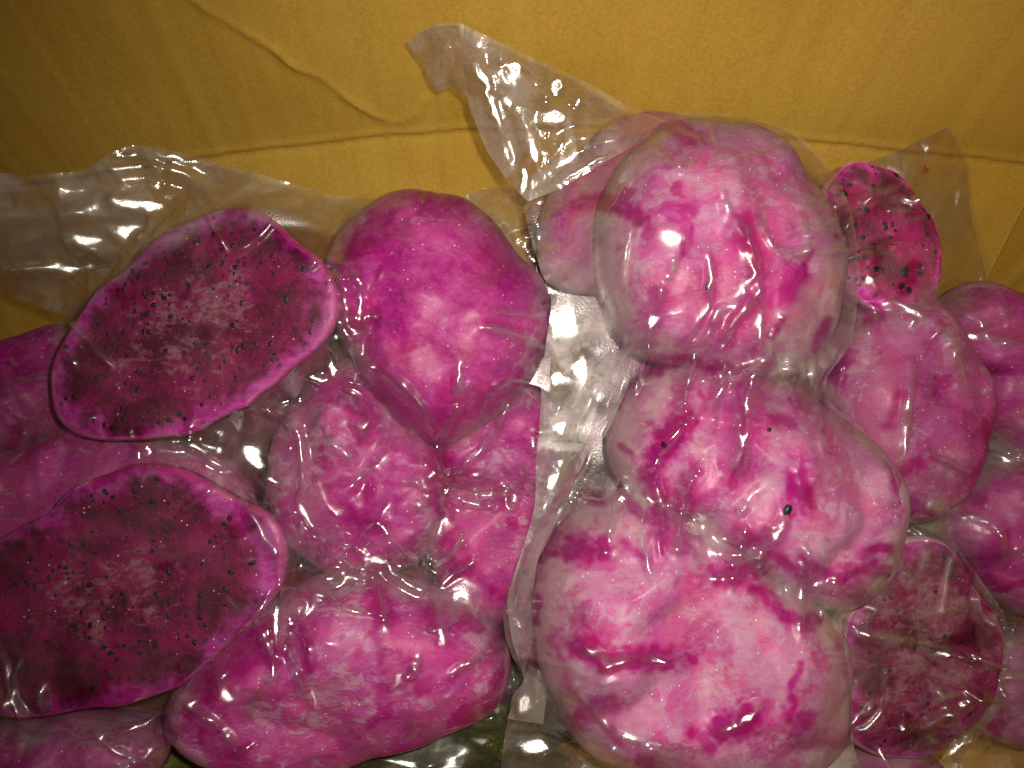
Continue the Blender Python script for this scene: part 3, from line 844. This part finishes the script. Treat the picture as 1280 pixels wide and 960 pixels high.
    link('front_film', pts3, faces, mat, root, {'gap': np.clip(GA[used], 0, 7), 'juice': J[used], 'crease': CR[used], 'blot': blotf(U, V, seed)[used]})
    # back film, coarser, just under the load
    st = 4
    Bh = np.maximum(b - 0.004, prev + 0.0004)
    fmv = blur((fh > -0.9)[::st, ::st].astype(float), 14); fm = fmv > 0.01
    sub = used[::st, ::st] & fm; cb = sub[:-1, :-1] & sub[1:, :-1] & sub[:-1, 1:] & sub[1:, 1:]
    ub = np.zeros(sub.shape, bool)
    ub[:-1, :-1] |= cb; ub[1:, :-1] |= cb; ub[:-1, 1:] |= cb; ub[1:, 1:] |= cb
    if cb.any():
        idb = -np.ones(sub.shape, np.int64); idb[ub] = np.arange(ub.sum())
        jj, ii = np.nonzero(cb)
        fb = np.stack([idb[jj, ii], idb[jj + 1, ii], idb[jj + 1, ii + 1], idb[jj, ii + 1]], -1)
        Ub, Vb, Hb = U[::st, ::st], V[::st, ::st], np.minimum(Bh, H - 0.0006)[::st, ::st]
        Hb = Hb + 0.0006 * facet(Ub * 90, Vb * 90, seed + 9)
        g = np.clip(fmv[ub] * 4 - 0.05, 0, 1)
        link('back_film', to_world(Ub[ub], Vb[ub], Hb[ub]), fb, backmat or BACK, root, {'gap': g, 'juice': g * 0.7 * np.clip(0.9 + 2.5 * fbm(Ub * 40, Vb * 40, seed + 7, 3)[ub], 0, 1), 'blot': blotf(Ub, Vb, seed)[ub]})  # juice tint here also darkens the gaps like shade
    HPREV[sl] = np.where(M, np.maximum(HPREV[sl], H), HPREV[sl])
    return root

def polycurve(pts, n):
    P_ = np.array(pts, float)
    L = np.r_[0, np.cumsum(np.hypot(*(P_[1:, :2] - P_[:-1, :2]).T))]; L /= L[-1]
    t = np.linspace(0, 1, n)
    q = np.stack([np.interp(t, L, P_[:, i]) for i in range(P_.shape[1])], -1)
    ker = np.array([1, 2, 3, 2, 1]) / 9.0
    for _ in range(2):
        s = np.stack([np.convolve(np.r_[q[:1, i], q[:1, i], q[:, i], q[-1:, i], q[-1:, i]], ker, 'valid') for i in range(q.shape[1])], -1)
        s[0], s[-1] = q[0], q[-1]; q = s
    return q

def flap(parent, top, right, bottom, left, mat, bulge=0.004, crump=0.0012, wr=(), seed=0, n=110, name='seal_flap', gapv=1.0, cell=62, blobs=(), flat=()):
    """loose tongue of film: Coons patch through four traced edges (px, py, w)"""
    T, R_, B, L_ = polycurve(top, n), polycurve(right, n), polycurve(bottom, n), polycurve(left, n)
    s = np.linspace(0, 1, n)[None, :, None]; t = np.linspace(0, 1, n)[:, None, None]
    Q = (1 - t) * T[None] + t * B[None] + (1 - s) * L_[:, None] + s * R_[:, None] \
        - ((1 - s) * (1 - t) * T[0] + s * (1 - t) * T[-1] + (1 - s) * t * B[0] + s * t * B[-1])
    PX, PY, W = Q[..., 0], Q[..., 1], Q[..., 2].copy()
    s2, t2 = s[..., 0], t[..., 0]
    W += bulge * np.sin(np.pi * s2) * np.sin(np.pi * t2)
    u, v, _ = uvw(PX, PY, W)
    crump *= 1.5
    W += crump * facet(u * cell, v * cell, seed) + 0.35 * crump * facet(u * cell * 2.6, v * cell * 2.6, seed + 4) + crump * fbm(u * 40, v * 40, seed, 2)
    J = np.zeros(W.shape)
    CR = np.zeros(W.shape)
    for q in wr: wrinkle(PX, PY, W, J, q[0], q[1], q[2], q[3] if len(q) > 3 else 0, None, CR)
    for pts, wd, st in blobs:
        d, f, _s = seg_dist(PX + 3 * vnoise(PX / 8, PY / 8, 1), PY + 3 * vnoise(PX / 8, PY / 8, 2), pts)
        J = np.maximum(J, st * np.clip(1.5 - d / wd, 0, 1))
    if flat:
        u, v, _ = uvw(PX, PY, W)
        glare_facets(u, v, W, PX, PY, CR, flat)
    u, v, W = uvw(PX, PY, W)
    return link(name, to_world(u, v, W).reshape(-1, 3), grid_faces(n, n)[:, ::-1], mat, parent, {'gap': np.full(n * n, gapv), 'juice': J, 'crease': CR, 'blot': blotf(u, v, seed)})

FILM1 = film_mat('left bag film', haze=0.012, gapk=0.035, hazecol=(0.60, 0.55, 0.52), rough=(0.15, 0.28), gloss=2.0, cap=0.22)
FILM2 = film_mat('front right bag film', haze=0.035, gapk=0.095, hazecol=(0.76, 0.68, 0.68), rough=(0.15, 0.28), gloss=2.0, cap=0.22)
FILM3 = film_mat('rear bag film', haze=0.05, gapk=0.11, hazecol=(0.55, 0.50, 0.44), rough=(0.16, 0.30), gloss=1.5, cap=0.2)
BACK = film_mat('embossed pouch back', haze=0.0, gapk=0.80, fade=True, hazecol=(0.05, 0.045, 0.04), rough=(0.18, 0.32), gloss=2.5, cap=0.3)  # colour kept near black so gaps between fruit look shaded
FLAP = film_mat('loose flap film', haze=0.12, gapk=0.12, hazecol=(0.60, 0.52, 0.50), rough=(0.13, 0.26), gloss=2.2, cap=0.22)
FLAP3 = film_mat('stained flap film', haze=0.10, gapk=0.12, hazecol=(0.20, 0.15, 0.10), rough=(0.2, 0.36), gloss=0.9)

# green fruit underneath
bag('clear bag with dark green contents under the left bag', [(150, 900), (300, 880), (520, 860), (590, 770), (690, 750), (720, 900), (720, 1010), (150, 1010)], -0.062, ['T', 'T2'], 220, FILM1, seed=5, nrand=30, flat=[(500, 948, 26, 5, 20), (560, 958, 22, 5, -10), (600, 925, 10, 6, 0)],
    wr=[([(460, 930), (500, 945), (560, 960)], 6, 1.8), ([(430, 950), (520, 955), (600, 940)], 7, 1.5)])

# right edge
bag('clear bag cropped by the right edge of the picture', [(1150, 400), (1180, 368), (1228, 358), (1256, 368), (1292, 408), (1345, 440), (1345, 1000), (1235, 1000), (1190, 940), (1150, 700)], -0.072, ['Q', 'R', 'U'], 175, FILM3, seed=15, nrand=40, flat=[(1250, 572, 22, 3, 22), (1210, 645, 22, 2.5, 5), (1212, 420, 12, 6, -10)],
    wr=[([(1222, 552), (1240, 570), (1262, 576), (1285, 592)], 4, 1.6), ([(1175, 640), (1210, 645), (1245, 655)], 3, 0.9), ([(1165, 660), (1200, 650), (1240, 668)], 3, 0.9),
        ([(1195, 422), (1212, 420), (1230, 405)], 5, 1.2), ([(1215, 410), (1240, 425), (1275, 430)], 5, 1.2), ([(1220, 470), (1235, 520), (1250, 560)], 5, 1.2)])

# rear right
b3 = bag('clear bag behind on the right with the stained square flap', [(1000, 240), (1030, 216), (1062, 206), (1104, 210), (1146, 244), (1170, 298), (1174, 350), (1168, 386), (1200, 425), (1224, 478), (1226, 552), (1208, 606), (1186, 640), (1190, 672), (1224, 722), (1256, 768), (1264, 822), (1256, 876), (1212, 936), (1180, 990), (1030, 1010), (1000, 700)], -0.060, ['N', 'O', 'P', 'S'], 175, FILM3, seed=25, nrand=70, flat=[(1086, 352, 6, 14, -20), (1134, 388, 20, 4, 25), (1098, 940, 4, 14, -15), (1200, 935, 26, 3, -35), (1128, 555, 3, 22, 14), (1180, 816, 26, 3, 12)],
    wr=[([(1030, 275), (1052, 286), (1072, 266), (1100, 250), (1122, 244)], 4, 0.9), ([(1112, 376), (1134, 388), (1160, 398)], 4, 1.6),
        ([(1140, 425), (1138, 480), (1134, 530), (1122, 585)], 4, 1.2), ([(1060, 790), (1130, 800), (1190, 815), (1240, 828)], 5, 1.5), ([(1090, 922), (1150, 906), (1200, 886), (1240, 858)], 5, 1.5, 0.6),
        ([(1095, 928), (1100, 948), (1110, 965)], 4, 1.8), ([(1160, 955), (1200, 938), (1240, 890)], 4, 1.5), ([(1070, 690), (1120, 660), (1180, 622)], 7, 1.4), ([(1110, 640), (1150, 650), (1190, 632)], 5, 1.2),
        ([(1168, 392), (1196, 440), (1206, 500)], 6, 1.2)],
    blobs=[([(1130, 360), (1148, 330)], 10, 0.8), ([(1120, 595), (1150, 580)], 9, 0.7), ([(1130, 490), (1110, 530)], 7, 0.5)])
flap(b3, [(1050, 214, -0.044), (1120, 190, -0.040), (1187, 157, -0.038)], [(1187, 157, -0.038), (1212, 205, -0.044), (1218, 265, -0.050), (1240, 340, -0.055), (1236, 366, -0.058)],
     [(1110, 400, -0.052), (1170, 385, -0.056), (1236, 366, -0.058)], [(1050, 214, -0.044), (1080, 300, -0.050), (1110, 400, -0.052)], FLAP3, bulge=0.003, crump=0.0011, seed=31,
     wr=[([(1168, 302), (1190, 290), (1216, 272)], 6, 1.0), ([(1222, 362), (1232, 345), (1240, 334)], 3, 1.2), ([(1090, 205), (1130, 215), (1175, 170)], 7, 0.9)],
     blobs=[([(1155, 210), (1158, 211)], 2.5, 1.0)])

# rear middle
bag('dull grey bag corner between the vivid magenta half and the twisted flap', [(560, 262), (590, 240), (622, 232), (655, 236), (690, 262), (720, 360), (690, 400), (640, 350)], -0.046, [], 60, FILM3, seed=35, nrand=14, crump=1.4)

# left bag
W1 = [([(385, 470), (405, 476), (430, 462), (417, 432)], 5, 1.8), ([(328, 503), (350, 520), (366, 542)], 4, 1.5), ([(345, 508), (362, 530), (392, 498)], 4, 1.3), ([(200, 550), (235, 553), (265, 572), (292, 592)], 4, 1.6),
      ([(268, 556), (300, 588), (340, 628), (357, 655)], 5, 1.6), ([(356, 655), (358, 700), (350, 742)], 5, 1.2), ([(340, 735), (355, 790), (372, 840), (397, 898)], 4, 1.6), ([(326, 740), (334, 800), (346, 850)], 6, 1.4),
      ([(222, 872), (265, 900), (298, 932)], 5, 1.5), ([(130, 925), (180, 905), (216, 904)], 4, 1.4), ([(-5, 868), (30, 888), (52, 908)], 5, 1.4), ([(450, 340), (450, 375), (456, 410), (445, 432)], 5, 1.4),
      ([(575, 452), (572, 490), (580, 486), (592, 480)], 4, 1.5), ([(545, 552), (560, 530), (576, 500)], 4, 1.6, 0.5), ([(547, 553), (530, 520), (500, 486), (468, 458)], 5, 1.2, 0.5), ([(545, 556), (556, 590), (572, 596), (610, 598), (636, 600)], 4, 1.5),
      ([(632, 600), (635, 625), (646, 640)], 5, 1.5), ([(550, 590), (530, 600), (498, 604)], 5, 1.3), ([(412, 472), (440, 492), (460, 522), (448, 562)], 6, 1.3, 0.6), ([(380, 540), (420, 560), (452, 582)], 4, 0.9),
      ([(525, 598), (537, 620), (520, 642)], 5, 1.3), ([(458, 638), (480, 660), (510, 700), (537, 742)], 6, 1.8), ([(474, 690), (492, 712), (542, 742)], 5, 1.8), ([(545, 742), (555, 790), (558, 812)], 5, 1.5),
      ([(525, 812), (520, 838), (502, 853)], 5, 1.5), ([(417, 692), (400, 660), (368, 622)], 6, 1.5), ([(380, 608), (395, 650), (424, 684)], 6, 1.3), ([(405, 722), (440, 715), (474, 698)], 5, 1.4),
      ([(470, 720), (480, 760), (482, 790)], 5, 1.2, 0.7), ([(-10, 342), (60, 335), (110, 326), (146, 316)], 7, 1.8), ([(143, 236), (150, 256), (208, 263)], 6, 2.2), ([(148, 328), (160, 300), (198, 268)], 6, 2.4),
      ([(102, 288), (140, 304), (150, 326)], 6, 1.6), ([(108, 217), (180, 206), (230, 216), (262, 236), (284, 262)], 5, 2.0), ([(150, 238), (60, 292), (8, 332)], 8, 1.6), ([(165, 186), (230, 198), (300, 216), (400, 236), (452, 250)], 6, 1.8),
      ([(600, 265), (640, 300), (668, 335), (686, 372)], 5, 1.0), ([(380, 290), (405, 320), (425, 360)], 6, 1.2), ([(400, 300), (430, 330), (452, 350)], 6, 1.4), ([(405, 352), (430, 350), (455, 345)], 4, 1.0),
      ([(100, 640), (150, 600), (200, 585)], 5, 0.9), ([(0, 470), (40, 474), (70, 470)], 4, 1.0), ([(60, 550), (80, 552), (92, 545)], 4, 1.2), ([(265, 840), (285, 860), (300, 880)], 8, 1.2), ([(385, 600), (370, 570), (372, 540)], 5, 1.0),
      ([(425, 400), (452, 448), (472, 474)], 5, 2.0), ([(328, 522), (378, 502), (424, 468)], 5, 2.0), ([(248, 852), (328, 764), (364, 718)], 5, 2.2), ([(300, 905), (344, 840), (352, 760)], 5, 2.0), ([(556, 604), (600, 562), (642, 500)], 4, 1.6), ([(358, 660), (420, 700), (484, 722)], 5, 1.8), ([(300, 612), (345, 690), (352, 735)], 6, 2.0),
      ([(640, 470), (610, 500), (600, 520)], 5, 1.4, 0.5), ([(430, 270), (470, 262), (520, 256)], 5, 0.9), ([(480, 460), (520, 500), (545, 545)], 6, 1.0)]
def lift1(U, V):
    # the empty upper hem rides up the far panel; left end tilted to catch flash glare
    return np.clip((V - 0.035) / 0.03, 0, 1) * (0.014 * np.clip((-0.03 - U) / 0.05, 0, 1) + 0.26 * np.clip(-0.07 - U, 0, 0.10) + 0.12 * np.clip(V - 0.05, 0, 0.06))
b1 = bag('wide clear bag on the left with crumpled upper hem and seedy halves inside', [(-60, 222), (0, 216), (60, 217), (105, 213), (132, 196), (160, 182), (190, 184), (225, 190), (290, 206), (360, 228), (425, 244), (460, 243), (500, 241), (545, 239), (592, 252), (632, 282), (662, 322), (688, 366), (697, 412), (697, 480), (697, 560), (684, 640), (672, 690), (652, 745), (634, 800), (630, 850), (616, 893), (560, 911), (480, 936), (400, 955), (330, 957), (270, 945), (225, 924), (205, 945), (180, 990), (100, 1010), (-60, 1010), (-60, 620), (-60, 460), (0, 458), (45, 415), (80, 398), (60, 388), (0, 366), (-60, 340)],
    -0.050, ['A', 'B', 'C', 'D', 'E', 'E2', 'F', 'G', 'H', 'I'], 105, FILM1, wr=W1, seed=45, nrand=95, lift=lift1,
    milk=[([(-70, 222), (60, 217), (105, 213), (160, 182), (225, 190), (290, 206), (420, 242), (460, 250), (430, 300), (330, 275), (250, 290), (150, 350), (80, 395), (-70, 345)], 3.6), ([(-70, 222), (105, 213), (160, 182), (290, 206), (290, 216), (160, 200), (110, 232), (-70, 250)], 2.0), ([(150, 238), (60, 292), (8, 332), (8, 300), (90, 240)], 2.0)],
    flat=[(152, 292, 30, 12, -38), (178, 258, 30, 8, 14), (112, 302, 26, 13, 10), (70, 334, 46, 7, -8), (315, 572, 26, 12, 50), (337, 600, 12, 6, 45), (347, 775, 6, 34, -6), (392, 862, 4, 26, -22), (414, 458, 5, 16, -20), (398, 474, 14, 5, 10), (574, 470, 4, 17, 0), (452, 385, 4, 18, 0),
          (500, 848, 4, 14, 40), (552, 790, 4, 16, -12), (283, 868, 14, 7, 50), (643, 622, 6, 9, 0), (532, 605, 12, 4, 60), (250, 560, 20, 4, 25), (468, 700, 16, 6, 10), (385, 640, 8, 18, -30), (220, 198, 22, 4, 12), (372, 232, 26, 3, 14), (175, 905, 24, 3, -14)],
    blobs=[([(400, 500), (440, 480), (470, 500)], 12, 0.6), ([(560, 470), (545, 540)], 10, 0.5), ([(430, 640), (470, 660)], 12, 0.6), ([(540, 760), (555, 800)], 10, 0.5), ([(260, 860), (300, 830), (330, 790)], 18, 0.6), ([(300, 590), (350, 640)], 8, 0.5), ([(480, 740), (482, 780)], 6, 0.7), ([(610, 320), (640, 350)], 14, 0.3)])

# front right bag
W2 = [([(815, 398), (802, 450), (790, 505)], 5, 2.2, 0.4), ([(872, 420), (860, 470), (848, 525)], 5, 2.0, 0.5), ([(906, 420), (900, 480), (890, 545)], 5, 2.2, 0.4), ([(782, 558), (770, 620), (758, 684)], 5, 2.2), ([(862, 596), (850, 650), (846, 704)], 5, 2.0, 0.6), ([(932, 650), (920, 700), (914, 745)], 5, 2.0, 0.5), ([(1002, 690), (1000, 750), (1006, 805)], 5, 2.0), ([(1040, 440), (1020, 480), (1030, 520)], 5, 2.0),
      ([(822, 296), (840, 299), (858, 304)], 9, 0.7), ([(820, 272), (800, 280), (782, 305), (776, 340), (780, 380), (785, 412)], 4, 1.3), ([(841, 318), (843, 335), (837, 347), (827, 346)], 4, 1.3), ([(828, 350), (822, 385), (812, 402), (802, 406)], 5, 1.4, 0.6),  # opening ridge is a low pillow added for the flash hot spot
      ([(880, 304), (889, 330), (888, 355), (884, 385), (868, 410), (857, 430), (872, 428), (900, 405), (925, 385), (942, 350)], 4, 1.4, 0.5), ([(908, 273), (926, 281), (941, 310), (951, 345), (948, 366), (925, 395), (905, 425), (888, 447)], 5, 1.7, 0.7),
      ([(950, 345), (951, 400), (945, 442)], 4, 1.4, 0.4), ([(924, 285), (930, 320), (944, 342), (920, 376), (894, 402)], 4, 1.0), ([(786, 398), (784, 440), (776, 480), (760, 522), (740, 562), (716, 602), (688, 652)], 8, 3.2),
      ([(784, 448), (815, 436), (852, 424)], 6, 1.5), ([(744, 300), (743, 345), (753, 382), (782, 412)], 5, 1.3), ([(985, 385), (975, 430), (960, 462)], 6, 1.6), ([(1000, 392), (995, 440), (985, 478)], 6, 1.6), ([(1016, 382), (1012, 430), (1016, 468)], 6, 1.5),
      ([(955, 440), (970, 470), (1002, 492)], 5, 1.4), ([(965, 410), (960, 440), (950, 470)], 6, 1.4), ([(946, 440), (936, 480), (928, 520), (925, 560), (918, 612)], 9, 2.0, 0.5), ([(880, 512), (850, 530), (830, 560), (815, 590), (822, 615), (828, 650), (825, 692)], 5, 1.6, 0.9),
      ([(988, 648), (968, 670), (956, 688)], 5, 1.8), ([(935, 632), (922, 642)], 5, 1.2), ([(996, 580), (1000, 605), (1010, 640)], 4, 0.5, 0.9), ([(705, 800), (740, 815), (760, 825), (800, 822), (848, 820)], 5, 1.6, 0.9), ([(880, 722), (920, 718), (962, 704)], 5, 1.3, 0.9),
      ([(945, 884), (920, 905), (888, 916)], 6, 1.6, 1.0), ([(700, 872), (720, 846), (762, 830)], 7, 2.0), ([(690, 858), (730, 915), (792, 952)], 5, 1.2), ([(705, 848), (760, 912), (852, 952)], 4, 1.0),
      ([(690, 362), (735, 335), (748, 300)], 6, 1.8), ([(690, 376), (720, 396), (750, 420), (762, 452)], 7, 2.0), ([(756, 395), (766, 430), (745, 480), (720, 530), (712, 572)], 8, 2.4), ([(735, 336), (746, 380), (777, 422)], 6, 1.4),
      ([(702, 560), (690, 600), (668, 652)], 6, 1.6), ([(720, 440), (706, 470), (690, 500)], 8, 1.8), ([(870, 170), (878, 190), (862, 205), (840, 212)], 4, 1.0), ([(900, 232), (908, 252), (914, 270)], 4, 0.8), ([(940, 250), (955, 290), (985, 330)], 4, 0.8),
      ([(1000, 262), (1012, 300), (1010, 330)], 4, 0.9), ([(760, 210), (800, 178), (850, 162)], 6, 1.0), ([(1040, 500), (1075, 530), (1100, 570)], 5, 0.8), ([(905, 485), (935, 470), (960, 440)], 5, 1.2), ([(840, 470), (870, 440), (900, 430)], 5, 1.2),
      ([(830, 640), (845, 655), (900, 690), (960, 700)], 5, 1.0), ([(1000, 740), (1040, 730), (1080, 745)], 5, 1.2), ([(700, 680), (740, 690), (768, 688)], 6, 0.8, 0.9), ([(1080, 745), (1110, 720), (1118, 690)], 5, 1.0), ([(755, 520), (735, 570), (715, 610), (700, 640)], 5, 1.8), ([(745, 470), (735, 510), (715, 560)], 5, 1.5)]
B2 = [([(800, 455), (860, 450), (905, 458)], 12, 0.9), ([(770, 500), (785, 480), (820, 462)], 9, 0.8), ([(828, 650), (826, 690)], 7, 0.9), ([(780, 680), (800, 700)], 7, 0.7), ([(690, 692), (720, 688), (760, 690)], 6, 0.9), ([(1000, 700), (1050, 720), (1095, 705)], 8, 0.8), ([(960, 690), (1000, 712)], 9, 0.8),
      ([(1080, 690), (1108, 688)], 8, 0.9), ([(870, 915), (905, 905), (945, 890)], 9, 0.9), ([(870, 920), (890, 935)], 9, 0.8), ([(740, 800), (760, 822), (800, 825)], 7, 0.9), ([(1000, 830), (990, 870), (985, 900)], 5, 0.8), ([(940, 735), (980, 770), (1020, 775)], 9, 0.8), ([(890, 722), (950, 710)], 6, 0.9),
      ([(860, 815), (868, 825)], 6, 0.9), ([(935, 270), (942, 300), (938, 330)], 9, 0.7), ([(1010, 320), (1005, 345)], 4, 0.9), ([(960, 380), (1000, 345)], 12, 0.6), ([(925, 480), (925, 560), (915, 610)], 6, 0.8), ([(935, 520), (990, 530)], 10, 0.6), ([(985, 590), (990, 640)], 7, 1.0), ([(960, 420), (975, 400)], 6, 0.8), ([(1020, 440), (1035, 400)], 6, 0.7), ([(670, 745), (672, 780)], 5, 0.8), ([(690, 800), (720, 870), (780, 930)], 6, 0.5)]
def lift2(U, V):
    return 0.004 * np.clip((-0.0 - U) / 0.03, 0, 1) * np.clip((V + 0.06) / 0.06, 0, 1)
b2 = bag('clear bag in front on the right, tightly packed, with a twisted upper flap', [(655, 255), (690, 228), (728, 184), (770, 145), (830, 139), (892, 142), (935, 146), (990, 164), (1038, 206), (1066, 270), (1074, 350), (1064, 428), (1035, 470), (1035, 500), (1080, 538), (1115, 588), (1128, 640), (1122, 704), (1090, 750), (1052, 775), (1064, 860), (1066, 925), (1070, 990), (900, 1010), (640, 1010), (626, 960), (640, 872), (655, 850), (640, 800), (634, 750), (650, 694), (663, 655), (669, 622), (670, 575), (675, 520), (677, 470), (683, 425), (689, 376), (670, 320)],
    -0.034, ['J', 'K', 'L', 'M'], 105, FILM2, wr=W2, blobs=B2, seed=55, nrand=95, lift=lift2,
    flat=[(708, 404, 22, 30, -20), (722, 462, 18, 28, 25), (698, 474, 18, 10, 20), (690, 600, 8, 16, 0), (838, 298, 24, 15, 8), (812, 405, 9, 18, 30), (948, 412, 4, 18, 0), (886, 345, 3, 22, 0), (934, 300, 3, 18, -20), (968, 668, 16, 4, -48), (742, 812, 16, 5, 28), (825, 822, 16, 4, 0), (932, 893, 18, 5, -40), (905, 430, 4, 20, 45),
          (700, 640, 6, 14, 30), (700, 535, 8, 10, 0), (760, 500, 5, 22, 25), (822, 585, 3, 16, 20), (668, 935, 20, 14, 0), (930, 505, 4, 26, 4), (785, 300, 3, 24, 18), (765, 850, 16, 5, -20)], milk=[([(690, 366), (730, 380), (765, 400), (770, 450), (745, 500), (725, 560), (700, 620), (665, 690), (640, 730), (660, 640), (670, 560), (680, 450)], 4.0), ([(1005, 350), (1062, 310), (1066, 430), (1040, 490), (1000, 492), (955, 470), (975, 400)], 1.8), ([(738, 300), (760, 205), (790, 180), (775, 250), (765, 330), (770, 400), (750, 380)], 1.6), ([(1010, 760), (1060, 790), (1070, 960), (1000, 985), (1020, 900), (1040, 830)], 1.6), ([(1060, 760), (1118, 700), (1125, 650), (1100, 740), (1060, 775)], 1.6), ([(690, 860), (720, 920), (800, 962), (760, 980), (690, 940)], 1.3)])
flap(b2, [(573, 28, 0.022), (640, 60, 0.020), (720, 95, 0.012), (790, 135, 0.004), (845, 156, -0.002)], [(845, 156, -0.002), (822, 166, 0.004), (800, 178, 0.010)],
     [(660, 252, 0.006), (700, 236, 0.012), (770, 195, 0.014), (800, 178, 0.010)], [(573, 28, 0.022), (578, 80, 0.017), (587, 135, 0.011), (608, 188, 0.005), (634, 226, 0.003), (660, 252, 0.006)], FLAP, bulge=0.004, crump=0.0010, seed=61, n=190,
     flat=[(692, 145, 22, 12, 5), (645, 85, 12, 13, 0), (697, 108, 6, 15, 25), (612, 120, 5, 40, -18), (722, 128, 5, 9, 20), (655, 225, 5, 18, 0), (668, 190, 7, 26, -12), (735, 208, 26, 3, -30)],
     wr=[([(580, 70), (605, 100), (620, 140), (632, 190), (640, 230)], 7, 2.0), ([(622, 60), (630, 85), (650, 90)], 5, 1.6), ([(700, 92), (690, 115), (680, 128)], 6, 2.2), ([(728, 118), (722, 135)], 6, 1.8), ([(620, 100), (655, 160), (690, 215)], 9, 1.6), ([(640, 130), (680, 145), (710, 140)], 8, 1.8),
         ([(655, 160), (660, 200), (655, 245)], 6, 1.6), ([(690, 205), (710, 170), (760, 160)], 6, 1.2), ([(745, 160), (770, 162), (780, 148)], 5, 1.4), ([(600, 60), (590, 110), (600, 160)], 6, 1.5), ([(660, 245), (700, 228), (768, 188)], 5, 1.6)])
flap(b2, [(508, 54, 0.010), (525, 40, 0.013), (545, 30, 0.018), (573, 28, 0.022)], [(573, 28, 0.022), (577, 70, 0.018), (585, 122, 0.0125)], [(552, 116, 0.006), (565, 108, 0.009), (585, 122, 0.0125)], [(508, 54, 0.010), (530, 82, 0.008), (540, 105, 0.007), (552, 116, 0.006)],
     FLAP, bulge=0.002, crump=0.0006, seed=67, n=70, wr=[([(540, 70), (560, 55), (575, 50)], 5, 0.8)])
flap(b2, [(652, 690, -0.012), (668, 672, 0.000), (690, 648, 0.006)], [(690, 648, 0.006), (672, 700, 0.006), (664, 750, 0.004), (666, 800, 0.000), (655, 842, -0.010)], [(640, 820, -0.014), (648, 834, -0.012), (655, 842, -0.010)], [(652, 690, -0.012), (634, 735, -0.014), (628, 765, -0.015), (632, 800, -0.015), (640, 820, -0.014)],
     FLAP, bulge=0.002, crump=0.0005, seed=71, n=70, name='side_fold')
flap(b2, [(662, 832, -0.002), (672, 836, 0.002), (684, 848, 0.004)], [(684, 848, 0.004), (682, 880, 0.002), (679, 905, 0.000)], [(634, 898, -0.004), (655, 902, 0.0), (679, 905, 0.000)], [(662, 832, -0.002), (650, 860, -0.004), (634, 898, -0.004)],
     FLAP, bulge=0.002, crump=0.0009, seed=73, n=70, name='corner_tab', gapv=0.2, flat=[(655, 880, 8, 14, 20)])

def hp(px, py):
    w = 0.0
    for _ in range(6):
        u, v, _w = uvw(px, py, w)
        i = int(np.clip((u - U0) / HS, 0, len(gu) - 1)); j = int(np.clip((v - V0) / HS, 0, len(gv) - 1))
        w = float(HPREV[max(0, j - 4):j + 5, max(0, i - 4):i + 5].max())
    return w
def ribbon(parent, left, right, lift=0.002, **kw):
    """a fold of spare film lying on the bag"""
    l = [(x, y, hp(x, y) + lift * 0.4) for x, y in left]; r = [(x, y, hp(x, y) + lift) for x, y in right]
    flap(parent, [l[0], r[0]], r, [l[-1], r[-1]], l, FLAP, bulge=lift, crump=0.0004, name='film_fold', **kw)
flap(b2, [(783, 392, 0.014), (802, 432, 0.020)], [(802, 432, 0.020), (787, 478, 0.014), (764, 530, 0.009), (732, 590, 0.007), (702, 640, 0.006), (672, 700, 0.002)], [(648, 715, -0.006), (672, 700, 0.002)],
     [(783, 392, 0.014), (777, 440, 0.010), (752, 508, 0.004), (718, 585, 0.000), (676, 650, -0.002), (648, 715, -0.006)], FLAP, bulge=0.002, crump=0.0004, name='film_fold', n=120, seed=83,
     wr=[([(792, 420), (772, 500), (732, 575), (690, 645)], 5, 1.4), ([(778, 450), (765, 490), (740, 545)], 4, 1.0)])

for o in bpy.data.objects:
    if '_o' in o: del o['_o']
